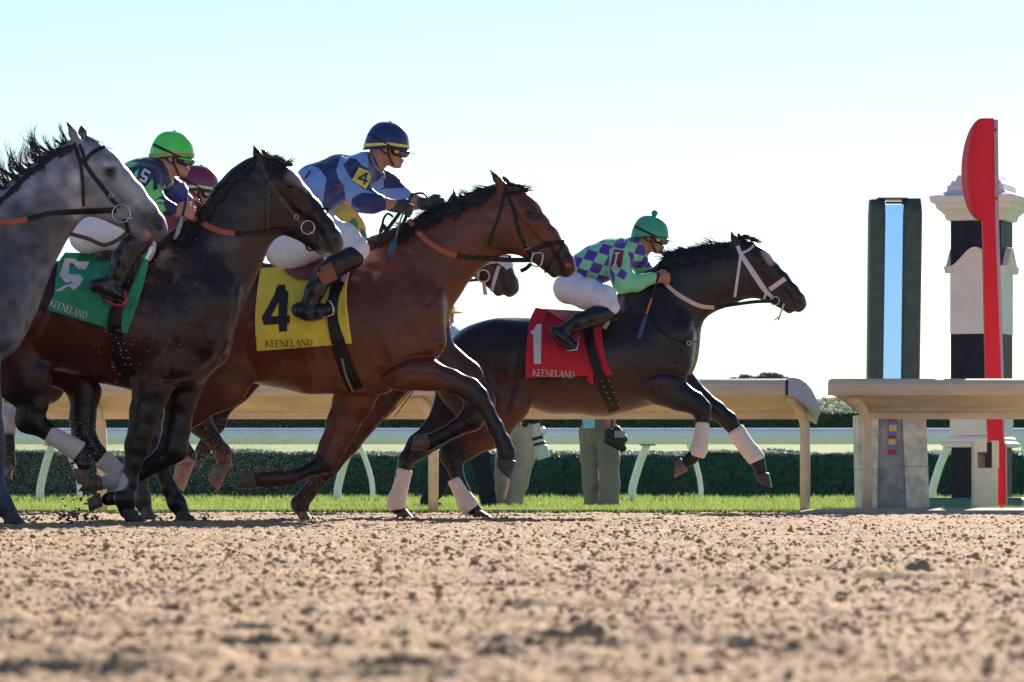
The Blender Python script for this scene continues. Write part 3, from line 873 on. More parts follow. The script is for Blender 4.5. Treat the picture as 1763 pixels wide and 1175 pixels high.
# ================================================================== dark leader, red cloth 1
def horse_1():
    Y = 28.05
    B = Body(Y, (625, 380, 1405, 905), 0.0105, lat=0.42)
    root = empty('racehorse', (W(950, 893, Y).x, Y, 0), 'near-black leading racehorse in the red saddle cloth numbered 1', 'horse', 'racehorses galloping on the dirt track')
    H = horse_head(B, (1272, 419), (1388, 521), [((1268, 420), (1258, 397), .05), ((1276, 417), (1270, 400), -.055)])
    B.chain([(1263, 470, 38, .07), (1248, 474, 46, .08), (1218, 478, 47, .085), (1182, 492, 55, .10), (1138, 538, 64, .14), (1122, 582, 78, .20)], k=.05)
    B.chain([(1126, 588, 77, .20), (1085, 612, 88, .26), (1035, 628, 86, .285), (960, 632, 78, .28), (905, 624, 73, .265), (865, 626, 75, .25), (835, 633, 77, .24)], k=.05)
    B.chain([(1120, 505, 24, .05), (1098, 520, 22, .06), (1070, 535, 20, .09)], k=.06)
    B.chain([(1155, 622, 40, .15), (1120, 650, 38, .16), (1080, 662, 36, .18)], k=.05)
    for l in (.14, -.14):
        B.chain([(1090, 510, 26, .05, l * .7), (1150, 580, 36, .08, l * .95), (1160, 622, 30, .07, l)], k=.05)
        B.chain([(1100, 620, 38, .07, l * 1.1), (1145, 660, 33, .08, l)], k=.05)
        B.chain([(850, 610, 50, .09, l * .8), (815, 650, 58, .10, l * .95), (830, 690, 50, .09, l * .95)], k=.06)
    limb(B, [(1140, 668, 32, .075), (1170, 683, 24, .06), (1195, 694, 19, .05), (1208, 704, 15.5, .042), (1210, 722, 12.5), (1207, 750, 10.5), (1203, 775, 12), (1190, 790, 10), (1180, 798, 9)], .15)
    limb(B, [(1170, 660, 30, .07), (1205, 688, 19, .055), (1232, 706, 15.5, .045), (1254, 724, 14.5, .042), (1270, 748, 11.5), (1290, 776, 11), (1304, 794, 12), (1311, 810, 10)], -.14)
    limb(B, [(840, 680, 62, .10), (868, 690, 44, .10), (840, 735, 38, .07), (800, 768, 24, .05), (778, 784, 20, .042), (785, 812, 12), (796, 845, 12), (808, 871, 14), (825, 884, 9)], .14)
    limb(B, [(800, 660, 50, .09), (786, 705, 40, .065), (752, 745, 26, .05), (722, 768, 21, .042), (700, 792, 14), (692, 820, 11), (684, 850, 11), (682, 870, 14), (692, 881, 10)], -.13)
    base = (.019, .012, .019); lo = (.009, .008, .013); br_ = (.060, .021, .018)  # cool base and brown lower patches imitate reflected sky and ground
    spots = [((860, 700), (1060, 690), 14, 60, br_), ((880, 720), (800, 770), 26, 24, (.085, .028, .02)), ((1120, 700), (1050, 640), 10, 50, (.04, .02, .02)),
             ((1200, 700), (1180, 810), 24, 24, lo), ((1240, 712), (1315, 815), 24, 24, lo), ((770, 790), (800, 830), 24, 30, lo), ((720, 770), (690, 820), 24, 30, lo),
             ((1316, 435), (1328, 452), 3, 5, (.35, .27, .24)), ((1365, 535), (1385, 520), 12, 14, (.03, .028, .032)), ((1382, 516), (1384, 520), 3, 6, (.12, .03, .04)),
             ((1150, 460), (1100, 500), 10, 30, (.018, .014, .018))]
    rel = [([(1150, 492), (1168, 560), (1165, 618)], 8, .012), ([(1095, 545), (1085, 620)], 9, .010), ([(1105, 656), (1140, 641), (1178, 650)], 5, .022),
           ([(898, 585), (886, 650), (872, 705)], 7, .016), ([(1235, 515), (1205, 545), (1185, 580)], 5, .009), ([(930, 660), (1020, 690), (1060, 690)], 2, -.004), ([(1180, 600), (1188, 630)], 10, -.012)]
    B.build('body', M_coat, root, colf=paint(base, spots), disp=relief(B, rel, 7))
    head_parts(B, H, root)
    hoof(B, [(1171, 788), (1183, 812), (1160, 824), (1163, 796)], .15, M_hoof, root, w=.05)
    hoof(B, [(1298, 816), (1325, 816), (1330, 841), (1308, 833)], -.14, M_hoofd, root, w=.05)
    hoof(B, [(812, 879), (830, 879), (853, 893), (815, 893)], .14, M_hoofd, root, w=.05)
    hoof(B, [(682, 884), (700, 876), (714, 893), (684, 893)], -.13, M_hoofd, root, w=.05)
    wrap(B, [(1210, 727, 10.5), (1207, 755, 11.5), (1203, 775, 13.5), (1200, 787, 11)], .15, root)
    wrap(B, [(1265, 739, 14), (1283, 766, 13.5), (1300, 787, 14), (1304, 794, 13)], -.14, root)
    wrap(B, [(782, 824, 11.5), (795, 850, 12.5), (806, 870, 16), (812, 878, 14)], .14, root)
    wrap(B, [(697, 808, 12), (690, 838, 12), (683, 865, 15), (684, 878, 13)], -.13, root)
    hair_along(B, [(1266, 422), (1240, 425), (1207, 431), (1176, 435), (1150, 441)], 420, 24, 168, 'mane', M_hair, root, curl=.5, seed=24, near=.03, r0=2.0)
    hair_along(B, [(1245, 425), (1215, 430)], 70, 42, 165, 'mane', M_hair, root, curl=.4, seed=27, near=.03, r0=1.8, spread=.5)
    hair_on(B, [(1262, 424), (1207, 432), (1176, 437), (1148, 442)], 380, 26, 232, 'mane', M_hair, root, seed=25, r0=2.0)
    hair_along(B, [(1272, 408), (1285, 408), (1298, 413)], 100, 20, -8, 'forelock', M_hair, root, curl=.6, seed=26, near=.02, r0=1.8, spread=.3)
    # tail streaming back between the horses
    rg = np.random.default_rng(33); S = []
    for i in range(110):
        q = rg.uniform(0, 1); x0, y0 = 760 + rg.normal(0, 4), 598 + rg.normal(0, 6); P = []
        ex, ey = 668 - 40 * q + rg.normal(0, 8), 690 + 34 * rg.uniform(-.5, 1)
        for j in range(12):
            t = j / 11
            bx = (1 - t) ** 2 * x0 + 2 * t * (1 - t) * (735 + rg.normal(0, 1)) + t * t * ex; by = (1 - t) ** 2 * y0 + 2 * t * (1 - t) * (640 + 14 * q) + t * t * ey
            P.append(tuple(B.P(bx, by + 2 * math.sin(t * 7 + i), .02 * math.sin(i) + .05 * t * math.sin(i * 1.7))))
        S.append((np.array(P), .008, .0035))
    multi_tube('tail', S, M_hair, root)
    br = ribbon('bridle', [(1270, 424), (1277, 440), (1300, 475), (1318, 501), (1332, 514)], [3, 4, 4.6, 4.4, 2.5], M_white_strap, root, (B.bvh,), Y)
    ribbon('browband', [(1278, 436), (1290, 430), (1301, 420)], 2.0, M_white_strap, br, (B.bvh,), Y)
    ribbon('throat_strap', [(1275, 441), (1271, 470), (1265, 512)], 2.4, M_white_strap, br, (B.bvh,), Y)
    ribbon('noseband', [(1325, 499), (1338, 490), (1352, 480)], 4.0, M_white_strap, br, (B.bvh,), Y)
    ribbon('chin_strap', [(1320, 502), (1315, 516)], 2.2, M_white_strap, br, (B.bvh,), Y)
    y2 = (cast(B.bvh, 1332, 518) or Y) - .03
    ring('bit_ring', (1334, 518), 7.5, B, y2, M_steel, br, th=1.1)
    ribbon('tongue_tie', [(1350, 523, Y - .08), (1344, 540, Y - .09), (1340, 552, Y - .09)], 1.6, M_cream, br)
    ribbon('tongue_tie', [(1342, 545, Y - .09), (1333, 552, Y - .09)], 1.2, M_cream, br)
    ribbon('rein', [(1330, 519, y2), (1300, 520, y2), (1262, 525, Y - .14), (1230, 530, Y - .17)], 3.0, M_leather, root)
    ribbon('rein', [(1230, 530), (1205, 527), (1178, 514), (1158, 500), (1142, 484)], [3.4, 3.6, 3.6, 3.0], M_cream, root, (B.bvh,), Y - .18)
    ribbon('breast_strap', [(1118, 520), (1130, 560), (1155, 583), (1185, 590), (1202, 588)], 1.3, M_leather, root, (B.bvh,), Y)
    ring('strap_ring', (1186, 591), 3.5, B, Y - .22, M_steel, root, th=.8)
    Mr = mat('red_cloth', (.52, .016, .040), rough=.8, var=.12, vscale=10, bump=.25, bscale=300)
    co, cb = cloth('saddle_cloth', [(922, 530), (911, 556), (906, 600), (904, 651)], [(1050, 540), (1037, 566), (1041, 610), (1054, 646)], 46, 38, (B.bvh,), Y, Mr, root, seed=12, top=-3, amp=.009)
    k = 4.2
    def z(*p): return [(740 + a / k, 490 + b / k) for a, b in p]
    Mw = mat('white_print', (.62, .58, .62), rough=.7, var=.05)
    flatpoly('number', [z((770, 290), (808, 285), (803, 575), (752, 577), (748, 360), (730, 360), (732, 335), (755, 325))], Mw, co, cb, Y)
    lettering('word_keeneland', 'KEENELAND', (916.7, 647), (989, 651), 11, Mw, co, cb, Y)
    ribbon('cloth_corner', [(1014, 648), (1018, 656), (1020, 661)], [6, 5, 2], Mr, co, (cb, B.bvh), Y, th=.008)
    cloth('saddle', [(936, 532), (950, 541), (968, 552)], [(1046, 538), (1030, 550), (1010, 562)], 18, 8, (cb, B.bvh), Y, mat('saddle_red', (.35, .10, .13), rough=.35, coat=.3), root, off=.02, amp=.003, th=.02)
    girth_and_more(B, cb, root, [(1012, 565), (1018, 600), (1030, 640), (1042, 670), (1058, 708)], [9, 8, 8, 11, 10], Y)
    for i in range(10):
        x, y = 1036 + (i // 2) * 4.2 + (i % 2) * 12, 656 + (i // 2) * 10
        c = cast(B.bvh, x, y)
        if c: ellipsoid('girth_stud', W(x, y, c - .02), (.005, .003, .004), M_steel, root, 8, 5)
    ribbon('pad_edge', [(1050, 545), (1046, 556), (1040, 566)], [2, 4, 3], M_cream, root, (cb, B.bvh), Y, th=.015, off=.012)
    return B, cb

# ================================================================== grey horse at the left edge
def horse_grey():
    Y = 21.9
    B = Body(Y, (-640, 195, 305, 912), 0.0105, lat=0.42)
    root = empty('racehorse', (W(-220, 902, Y).x, Y, 0), 'dappled grey racehorse with a black mane at the left edge', 'horse', 'racehorses galloping on the dirt track')
    H = horse_head(B, (137, 245), (288, 394), [((133, 246), (114.6, 208.5), .055), ((144, 240), (139.5, 212), -.07)])
    B.chain([(113, 306, 46, .075), (98, 328, 55, .085), (58, 372, 62, .10), (20, 414, 77, .13), (-20, 470, 95, .17), (-55, 520, 104, .22)], k=.05)
    B.chain([(-48, 522, 104, .22), (-120, 545, 118, .27), (-200, 545, 118, .29), (-290, 540, 108, .29), (-380, 535, 102, .28), (-450, 535, 100, .26)], k=.05)
    B.chain([(0, 380, 34, .05), (-40, 405, 40, .07), (-100, 430, 40, .10)], k=.06)
    B.chain([(-15, 570, 46, .15), (-60, 612, 44, .17), (-120, 630, 40, .19)], k=.05)
    for l in (.14, -.14):
        B.chain([(-50, 430, 36, .05, l * .7), (-5, 510, 48, .08, l * .95), (-2, 570, 40, .07, l)], k=.05)
        B.chain([(-70, 560, 50, .08, l * 1.1), (-50, 630, 44, .08, l)], k=.05)
        B.chain([(-420, 500, 66, .09, l * .8), (-470, 570, 80, .10, l * .95), (-440, 630, 62, .09, l * .95)], k=.06)
    limb(B, [(-45, 630, 46, .09), (-30, 690, 32, .065), (-20, 740, 25, .05), (-14, 775, 23, .046), (-10, 805, 16), (-4, 842, 15), (2, 866, 18), (16, 884, 15)], .15)
    limb(B, [(-60, 640, 44, .08), (-95, 700, 32, .06), (-120, 745, 25, .05), (-130, 770, 24, .046), (-165, 790, 16), (-205, 800, 15), (-235, 805, 17), (-250, 815, 13)], -.13)
    limb(B, [(-440, 620, 64, .10), (-470, 680, 46, .07), (-510, 740, 26, .05), (-505, 765, 23, .045), (-490, 810, 15), (-478, 850, 14), (-470, 870, 17), (-460, 885, 13)], .14)
    limb(B, [(-470, 620, 64, .10), (-520, 680, 44, .07), (-560, 735, 26, .05), (-555, 760, 23, .045), (-540, 800, 15), (-525, 845, 14), (-520, 868, 17), (-512, 882, 13)], -.14)
    g = (.17, .165, .205); dk = (.075, .072, .095)
    spots = [((60, 400), (0, 480), 20, 60, dk), ((20, 560), (30, 600), 20, 30, (.16, .16, .20)), ((-40, 480), (-60, 600), 60, 60, dk),
             ((190, 270), (250, 350), 8, 28, (.34, .33, .37)), ((150, 330), (200, 360), 14, 26, (.20, .19, .23)), ((160, 300), (150, 260), 8, 16, (.26, .25, .30)),
             ((262, 392), (284, 388), 22, 26, (.085, .082, .10)), ((225, 402), (255, 415), 9, 12, (.13, .12, .13)), ((252, 400), (256, 404), 2.5, 3.5, (.42, .20, .16)),
             ((189, 294), (190, 295), 8, 9, (.06, .055, .07)), ((180, 283), (198, 283), 2, 4, (.42, .40, .45)), ((268, 382), (272, 386), 6, 5, (.03, .03, .035)),
             ((-30, 700), (15, 890), 60, 30, (.055, .055, .085)), ((-130, 740), (-230, 810), 40, 40, (.05, .05, .07)), ((-470, 740), (-460, 890), 80, 30, (.06, .06, .08)),
             ((115, 209), (118, 214), 4, 6, (.05, .05, .06)), ((139, 214), (141, 222), 6, 5, (.05, .05, .07)), ((30, 330), (110, 275), 8, 20, (.24, .24, .30)), ((130, 360), (128, 300), 6, 14, (.36, .33, .36))]
    pf = paint(g, spots)
    def colf(V):
        C = pf(V); d = vnoise(V * 17, 71) * .5 + vnoise(V * 31, 72) * .3
        return C * (1 + .75 * np.clip(d, -.5, .8))[:, None]
    rel = [([(5, 400), (28, 480), (45, 555)], 9, .014), ([(-60, 440), (-70, 540), (-50, 600)], 10, .010), ([(128, 372), (90, 420), (52, 480)], 7, .012), ([(-60, 640), (-10, 612), (40, 590)], 6, .02),
           ([(232, 330), (250, 360)], 2.4, -.005), ([(110, 300), (60, 340), (10, 380)], 12, -.008)]
    B.build('body', M_gray, root, colf=colf, disp=relief(B, rel, 8))
    head_parts(B, H, root)
    hoof(B, [(4, 882), (26, 880), (46, 901), (6, 903)], .15, M_hoofd, root)
    hoof(B, [(-260, 802), (-248, 830), (-290, 835), (-275, 806)], -.13, M_hoofd, root)
    hoof(B, [(-472, 882), (-450, 880), (-432, 901), (-470, 903)], .14, M_hoofd, root)
    hoof(B, [(-524, 880), (-502, 878), (-486, 900), (-522, 901)], -.14, M_hoofd, root)
    # mane: solid dark crest plus locks curling up in the wind
    hair_on(B, [(130, 248), (100, 262), (60, 290), (20, 328), (-20, 362)], 420, 15, 222, 'mane', M_hair, root, seed=35, r0=2.4)
    rg = np.random.default_rng(36); S = []
    C = resample([(126, 249), (88, 266), (44, 296), (0, 340), (-30, 365)], 2.0)
    for c in range(30):
        t = (c + rg.uniform(0, 1)) / 30; x, y = C[int(t * (len(C) - 1))][:2]
        Ln = rg.uniform(34, 84) * (1 if t > .15 else .7); a0 = rg.uniform(150, 190); cu = rg.uniform(-125, -55); l = rg.uniform(-.02, .06); wv = rg.uniform(-.5, .5); ph = rg.uniform(0, 6)
        for i in range(16):
            P = []; px, py = x + rg.normal(0, 2.2), y + rg.normal(0, 1.5) + 3
            a = math.radians(a0 + rg.normal(0, 3)); c2 = math.radians(cu * rg.uniform(.9, 1.1)); L2 = Ln * rg.uniform(.75, 1.1)
            for j in range(14):
                P.append(tuple(B.P(px, py, l + rg.normal(0, .0008))))
                aa = a + c2 * (j / 14) ** .8 + wv * math.sin(ph + j / 14 * 6)
                px += math.cos(aa) * L2 / 14; py -= math.sin(aa) * L2 / 14
            S.append((np.array(P), .0034, .0004))
    multi_tube('mane', S, M_hair, root)
    hair_along(B, [(128, 250), (88, 268), (44, 298), (0, 343)], 420, 15, 175, 'mane', M_hair, root, curl=.5, seed=37, near=.02, r0=2.6)
    hair_along(B, [(146, 234), (160, 242), (172, 248)], 90, 26, -32, 'forelock', mat('grey_hair', (.16, .14, .15), rough=.5, var=.4, vscale=40), root, curl=.5, seed=38, near=.02, r0=2.0, spread=.2)
    br = ribbon('bridle', [(130, 254), (136, 272), (147, 283), (160, 303), (176, 322), (188, 338), (198, 350), (206, 356)], [3, 3, 3.4, 3.6, 3.6, 3.6, 3.2, 3], M_leather, root, (B.bvh,), Y)
    ribbon('browband', [(144, 280), (156, 266), (172, 256), (181, 253)], 3.2, M_leather, br, (B.bvh,), Y)
    ribbon('throat_strap', [(130, 256), (137, 276), (142, 310), (144, 356)], 2.6, M_leather, br, (B.bvh,), Y)
    ribbon('headpiece', [(137, 249), (144, 268), (147, 282)], 2.6, M_leather, br, (B.bvh,), Y)
    y2 = (cast(B.bvh, 208, 362) or Y) - .03
    ring('bit_ring', (209, 368), 15.5, B, y2, M_steel, br, th=1.1)
    ellipsoid('bit_end', W(223, 376, y2 - .01), (.017, .010, .010), M_steel, br, 12, 8)
    ring('buckle', (191, 337), 3.6, B, y2, M_steel, br, th=.7, sx=.8)
    ribbon('rein', [(200, 362), (160, 364), (110, 366), (80, 369), (47, 378)], [5, 5, 4.6, 4.2, 4.2], M_leather, root, (B.bvh,), Y - .1)
    ribbon('rein', [(47, 378), (20, 382), (-30, 383), (-90, 385)], 4.8, M_rubber, root, (B.bvh,), Y - .16)
    ribbon('slack_rein', [(216, 384, Y), (218, 400, Y), (200, 415, Y), (178, 422, Y), (150, 411, Y), (114, 401, Y)], 3.6, M_leatherb, root)
    ribbon('chin_strap', [(213, 378), (219, 392), (220, 402)], 3.0, M_leather, br, (B.bvh,), Y)
    return B

# ================================================================== two horses mostly hidden between the others
def horse_white_bridle():
    Y = 26.7
    B = Body(Y, (330, 315, 905, 905), 0.011, lat=0.42)
    root = empty('racehorse', (W(600, 894, Y).x, Y, 0), 'bay racehorse whose muzzle, in a wide white noseband, shows below the jaw of horse 4', 'horse', 'racehorses galloping on the dirt track')
    H = horse_head(B, (789, 356), (893, 496), [((782, 356), (781, 324), .03), ((795, 352), (793, 330), -.05)])
    B.chain([(782, 400, 42, .075), (768, 408, 50, .085), (735, 440, 55, .10), (708, 485, 70, .15), (692, 555, 78, .21)], k=.05)
    B.chain([(692, 558, 78, .21), (640, 580, 88, .27), (570, 578, 88, .29), (500, 570, 82, .28), (430, 565, 78, .26)], k=.05)
    for l in (.14, -.14):
        B.chain([(735, 530, 36, .07, l), (748, 590, 30, .07, l)], k=.05)
        B.chain([(440, 540, 56, .10, l), (425, 600, 56, .09, l)], k=.05)
    limb(B, [(745, 610, 38, .08), (800, 650, 30, .065), (828, 690, 24, .05), (812, 722, 20, .045), (785, 738, 14), (760, 752, 12.5), (738, 762, 14), (728, 762, 12)], .13)
    limb(B, [(690, 630, 42, .08), (655, 690, 26, .06), (600, 760, 21, .05), (565, 800, 20, .045), (545, 828, 13.5), (528, 852, 13), (516, 868, 15), (522, 884, 11)], -.12)
    limb(B, [(430, 610, 56, .1), (400, 660, 36, .06), (372, 705, 22, .045), (368, 728, 20, .04), (360, 750, 12), (350, 775, 12), (342, 790, 11)], .13)
    limb(B, [(420, 610, 56, .1), (380, 660, 36, .06), (350, 690, 22, .045), (300, 700, 14)], -.13)
    base = (.060, .022, .018); lo = (.014, .010, .012)
    spots = [((800, 690), (730, 762), 30, 20, lo), ((560, 800), (520, 885), 24, 20, (.03, .016, .015)), ((368, 720), (340, 800), 24, 16, lo), ((870, 500), (885, 490), 14, 20, (.04, .033, .034)),
             ((858, 508), (864, 512), 8, 8, (.07, .058, .056)), ((640, 700), (600, 760), 20, 30, (.11, .035, .025))]
    B.build('body', M_coat, root, colf=paint(base, spots), disp=relief(B, [], 9))
    head_parts(B, H, root)
    hoof(B, [(734, 746), (740, 775), (708, 776), (712, 750)], .13, M_hoof, root)
    hoof(B, [(512, 882), (530, 880), (538, 896), (515, 897)], -.12, M_hoof, root)
    hoof(B, [(332, 786), (350, 790), (346, 806), (334, 802)], .13, M_hoofd, root)
    Mw = M_white_strap
    br = ribbon('bridle', [(795, 366), (808, 400), (816, 440), (822, 468)], 3.4, Mw, root, (B.bvh,), Y)
    ribbon('noseband', [(822, 462), (838, 453), (855, 450)], 3.6, Mw, br, (B.bvh,), Y)
    ribbon('noseband_fleece', [(858, 446), (872, 452), (878, 462)], [7, 10, 7], mat('fleece', (.70, .68, .76), rough=1, bump=1, bscale=60), br, (B.bvh,), Y, th=.02)
    ribbon('noseband', [(859, 458), (852, 480), (846, 502)], 3.2, Mw, br, (B.bvh,), Y)
    y2 = (cast(B.bvh, 832, 475) or Y) - .03
    ring('bit_ring', (832, 475.5), 10.5, B, y2, M_cream, br, th=1.6)
    ribbon('chin_strap', [(818, 455), (823, 470), (820, 485)], 3.0, Mw, br, (B.bvh,), Y)
    ribbon('strap_end', [(832, 484, y2), (834, 496, y2), (836, 508, y2)], [2.5, 3.4, 3.6], M_cream, br)
    ribbon('rein', [(822, 482, Y - .1), (800, 484, Y - .12), (770, 483, Y - .14), (720, 460, Y - .15)], 2.4, M_leather, root)
    ribbon('bit_guard', [(838, 441, Y - .02), (860, 442, Y), (880, 444, Y)], 4, M_leather, br)
    return B

def horse_hidden():
    Y = 25.9
    B = Body(Y, (-75, 320, 580, 905), 0.012, lat=0.42)
    root = empty('racehorse', (W(250, 896, Y).x, Y, 0), 'brown racehorse hidden behind horse 5, only its dangling hooves and legs showing', 'horse', 'racehorses galloping on the dirt track')
    H = horse_head(B, (447, 346), (560, 452), [((440, 347), (432, 330), .05), ((447, 345), (443, 330), -.05)])
    B.chain([(436, 392, 40, .075), (420, 400, 44, .085), (385, 430, 50, .10), (350, 470, 62, .15), (325, 540, 76, .21)], k=.05)
    B.chain([(325, 545, 76, .21), (270, 572, 88, .27), (200, 572, 86, .29), (130, 565, 76, .28), (60, 560, 72, .26), (20, 565, 70, .24)], k=.05)
    limb(B, [(340, 610, 38, .08), (335, 660, 28, .06), (340, 705, 22, .05), (345, 730, 20, .045), (366, 756, 13.5), (384, 780, 14), (386, 800, 13)], .14)
    limb(B, [(320, 610, 38, .08), (295, 680, 28, .06), (290, 730, 22, .05), (295, 752, 19, .045), (312, 768, 14), (322, 786, 15), (318, 802, 13)], -.05)
    limb(B, [(60, 600, 56, .1), (75, 660, 36, .06), (30, 690, 22, .045), (16, 712, 14), (14, 740, 12), (14, 770, 11), (16, 800, 12)], .1)
    base = (.045, .018, .015); lo = (.022, .014, .014)
    spots = [((340, 720), (384, 780), 24, 16, (.03, .018, .017)), ((380, 800), (384, 812), 16, 12, (.13, .05, .035)), ((300, 740), (322, 790), 22, 12, lo), ((318, 803), (316, 812), 14, 6, (.42, .26, .22)),
             ((16, 712), (14, 755), 18, 4, (.40, .40, .48)), ((14, 765), (15, 790), 16, 8, lo), ((240, 780), (200, 800), 30, 10, lo)]
    B.build('body', M_coat, root, colf=paint(base, spots), disp=relief(B, [], 9))
    hoof(B, [(366, 802), (398, 800), (376, 846), (358, 826)], .14, M_hoof, root)
    hoof(B, [(302, 802), (334, 800), (316, 848), (297, 828)], -.05, mat('hoof_pale', (.36, .20, .14), rough=.6, var=.3, vscale=50), root)
    hoof(B, [(8, 802), (24, 800), (20, 826), (9, 818)], .1, M_hoofd, root)
    return B
# ================================================================== the ground
def ground_h(X, Y):
    """height of the harrowed dirt"""
    P = np.stack([X, Y, np.zeros_like(X)], 1)
    h = 0.007 * vnoise(P * [1.3, 1.1, 1], 1) + 0.0045 * vnoise(P * [5, 5, 1] + 9, 2) + 0.0030 * vnoise(P * [13, 15, 1] + 3, 3)
    n1 = vnoise(P * [34, 34, 1] + 5, 4); n2 = vnoise(P * [80, 80, 1] + 7, 5); n3 = vnoise(P * [170, 170, 1] + 1, 6)
    near = np.clip(Y / 14, .45, 1.0)
    far = np.clip((Y - 7) / 8, 0, 1)
    h += (0.0065 * np.abs(n1) * 1.4 + 0.0055 * n2) * near + .013 * far * np.maximum(0, vnoise(P * [19, 15, 1] + 2, 8) - .15) + 0.0035 * n3
    return h

def build_ground():
    # fan-shaped sheet: fine near the camera, coarser with distance, reaching the inner rail
    Ys = [2.2]
    while Ys[-1] < 34.25: Ys.append(Ys[-1] + 0.0032 * Ys[-1] ** 1.02)
    Ys = np.array(Ys); nx = 700
    U = np.linspace(-1, 1, nx)
    U = U * (0.75 + 0.25 * U * U)
    Yg, Ug = np.meshgrid(Ys, U, indexing='ij')
    Xg = Ug * (0.75 + 0.175 * Yg)
    X = Xg.ravel(); Yr = Yg.ravel()
    Z = ground_h(X, Yr)
    # hoof prints and ruts: depressions with a raised lip
    rg = np.random.default_rng(5)
    prints = [(.07, 4.85, .05, .034), (.14, 4.9, .035, .024), (-.25, 4.88, .042, .030), (-.19, 4.92, .03, .02), (.31, 4.80, .038, .032), (.84, 8.7, .07, .035), (.10, 6.6, .05, .022), (-.52, 6.2, .05, .024), (.55, 6.3, .05, .022)]
    for i in range(150):
        y = rg.uniform(4.2, 24); prints.append((rg.uniform(-1, 1) * (.15 + .125 * y), y, rg.uniform(.03, .08), rg.uniform(.008, .022)))
    for cx, cy, r, d in prints:
        m = (np.abs(X - cx) < 3 * r) & (np.abs(Yr - cy) < 4 * r)
        q = np.sqrt(((X[m] - cx) / (r * 1.25)) ** 2 + ((Yr[m] - cy) / (r * 1.3)) ** 2)
        Z[m] += -d * np.exp(-q ** 4 * 1.2) + d * 0.55 * np.exp(-((q - 1.35) / .28) ** 2)
    Z -= .012
    V = np.stack([X, Yr, Z], 1)
    ny = len(Ys); i = np.arange(ny - 1)[:, None] * nx + np.arange(nx - 1)[None, :]
    F = np.stack([i, i + 1, i + nx + 1, i + nx], -1).reshape(-1, 4)
    m = mat('dirt', (.49, .325, .20), col2=(.36, .235, .14), rough=.95, spec=.15, var=.22, vscale=7, bump=.9, bscale=150)
    o = link('dirt_track', npmesh('dirt_track', V, F, True), m); tag(o, kind='structure')
    # the rest of the country under everything, reaching the horizon
    me = pymesh('ground', [(-900, -300, -.12), (900, -300, -.12), (900, 1500, -.12), (-900, 1500, -.12)], [(0, 1, 2, 3)])
    o = link('ground', me, mat('ground_far', (.40, .35, .28), rough=1, var=.2, vscale=.5)); tag(o, kind='structure')
    me = pymesh('dirt_base', [(-60, -60, -.05), (60, -60, -.05), (60, 34.3, -.05), (-60, 34.3, -.05)], [(0, 1, 2, 3)])
    o = link('dirt_base', me, m); tag(o, kind='structure')

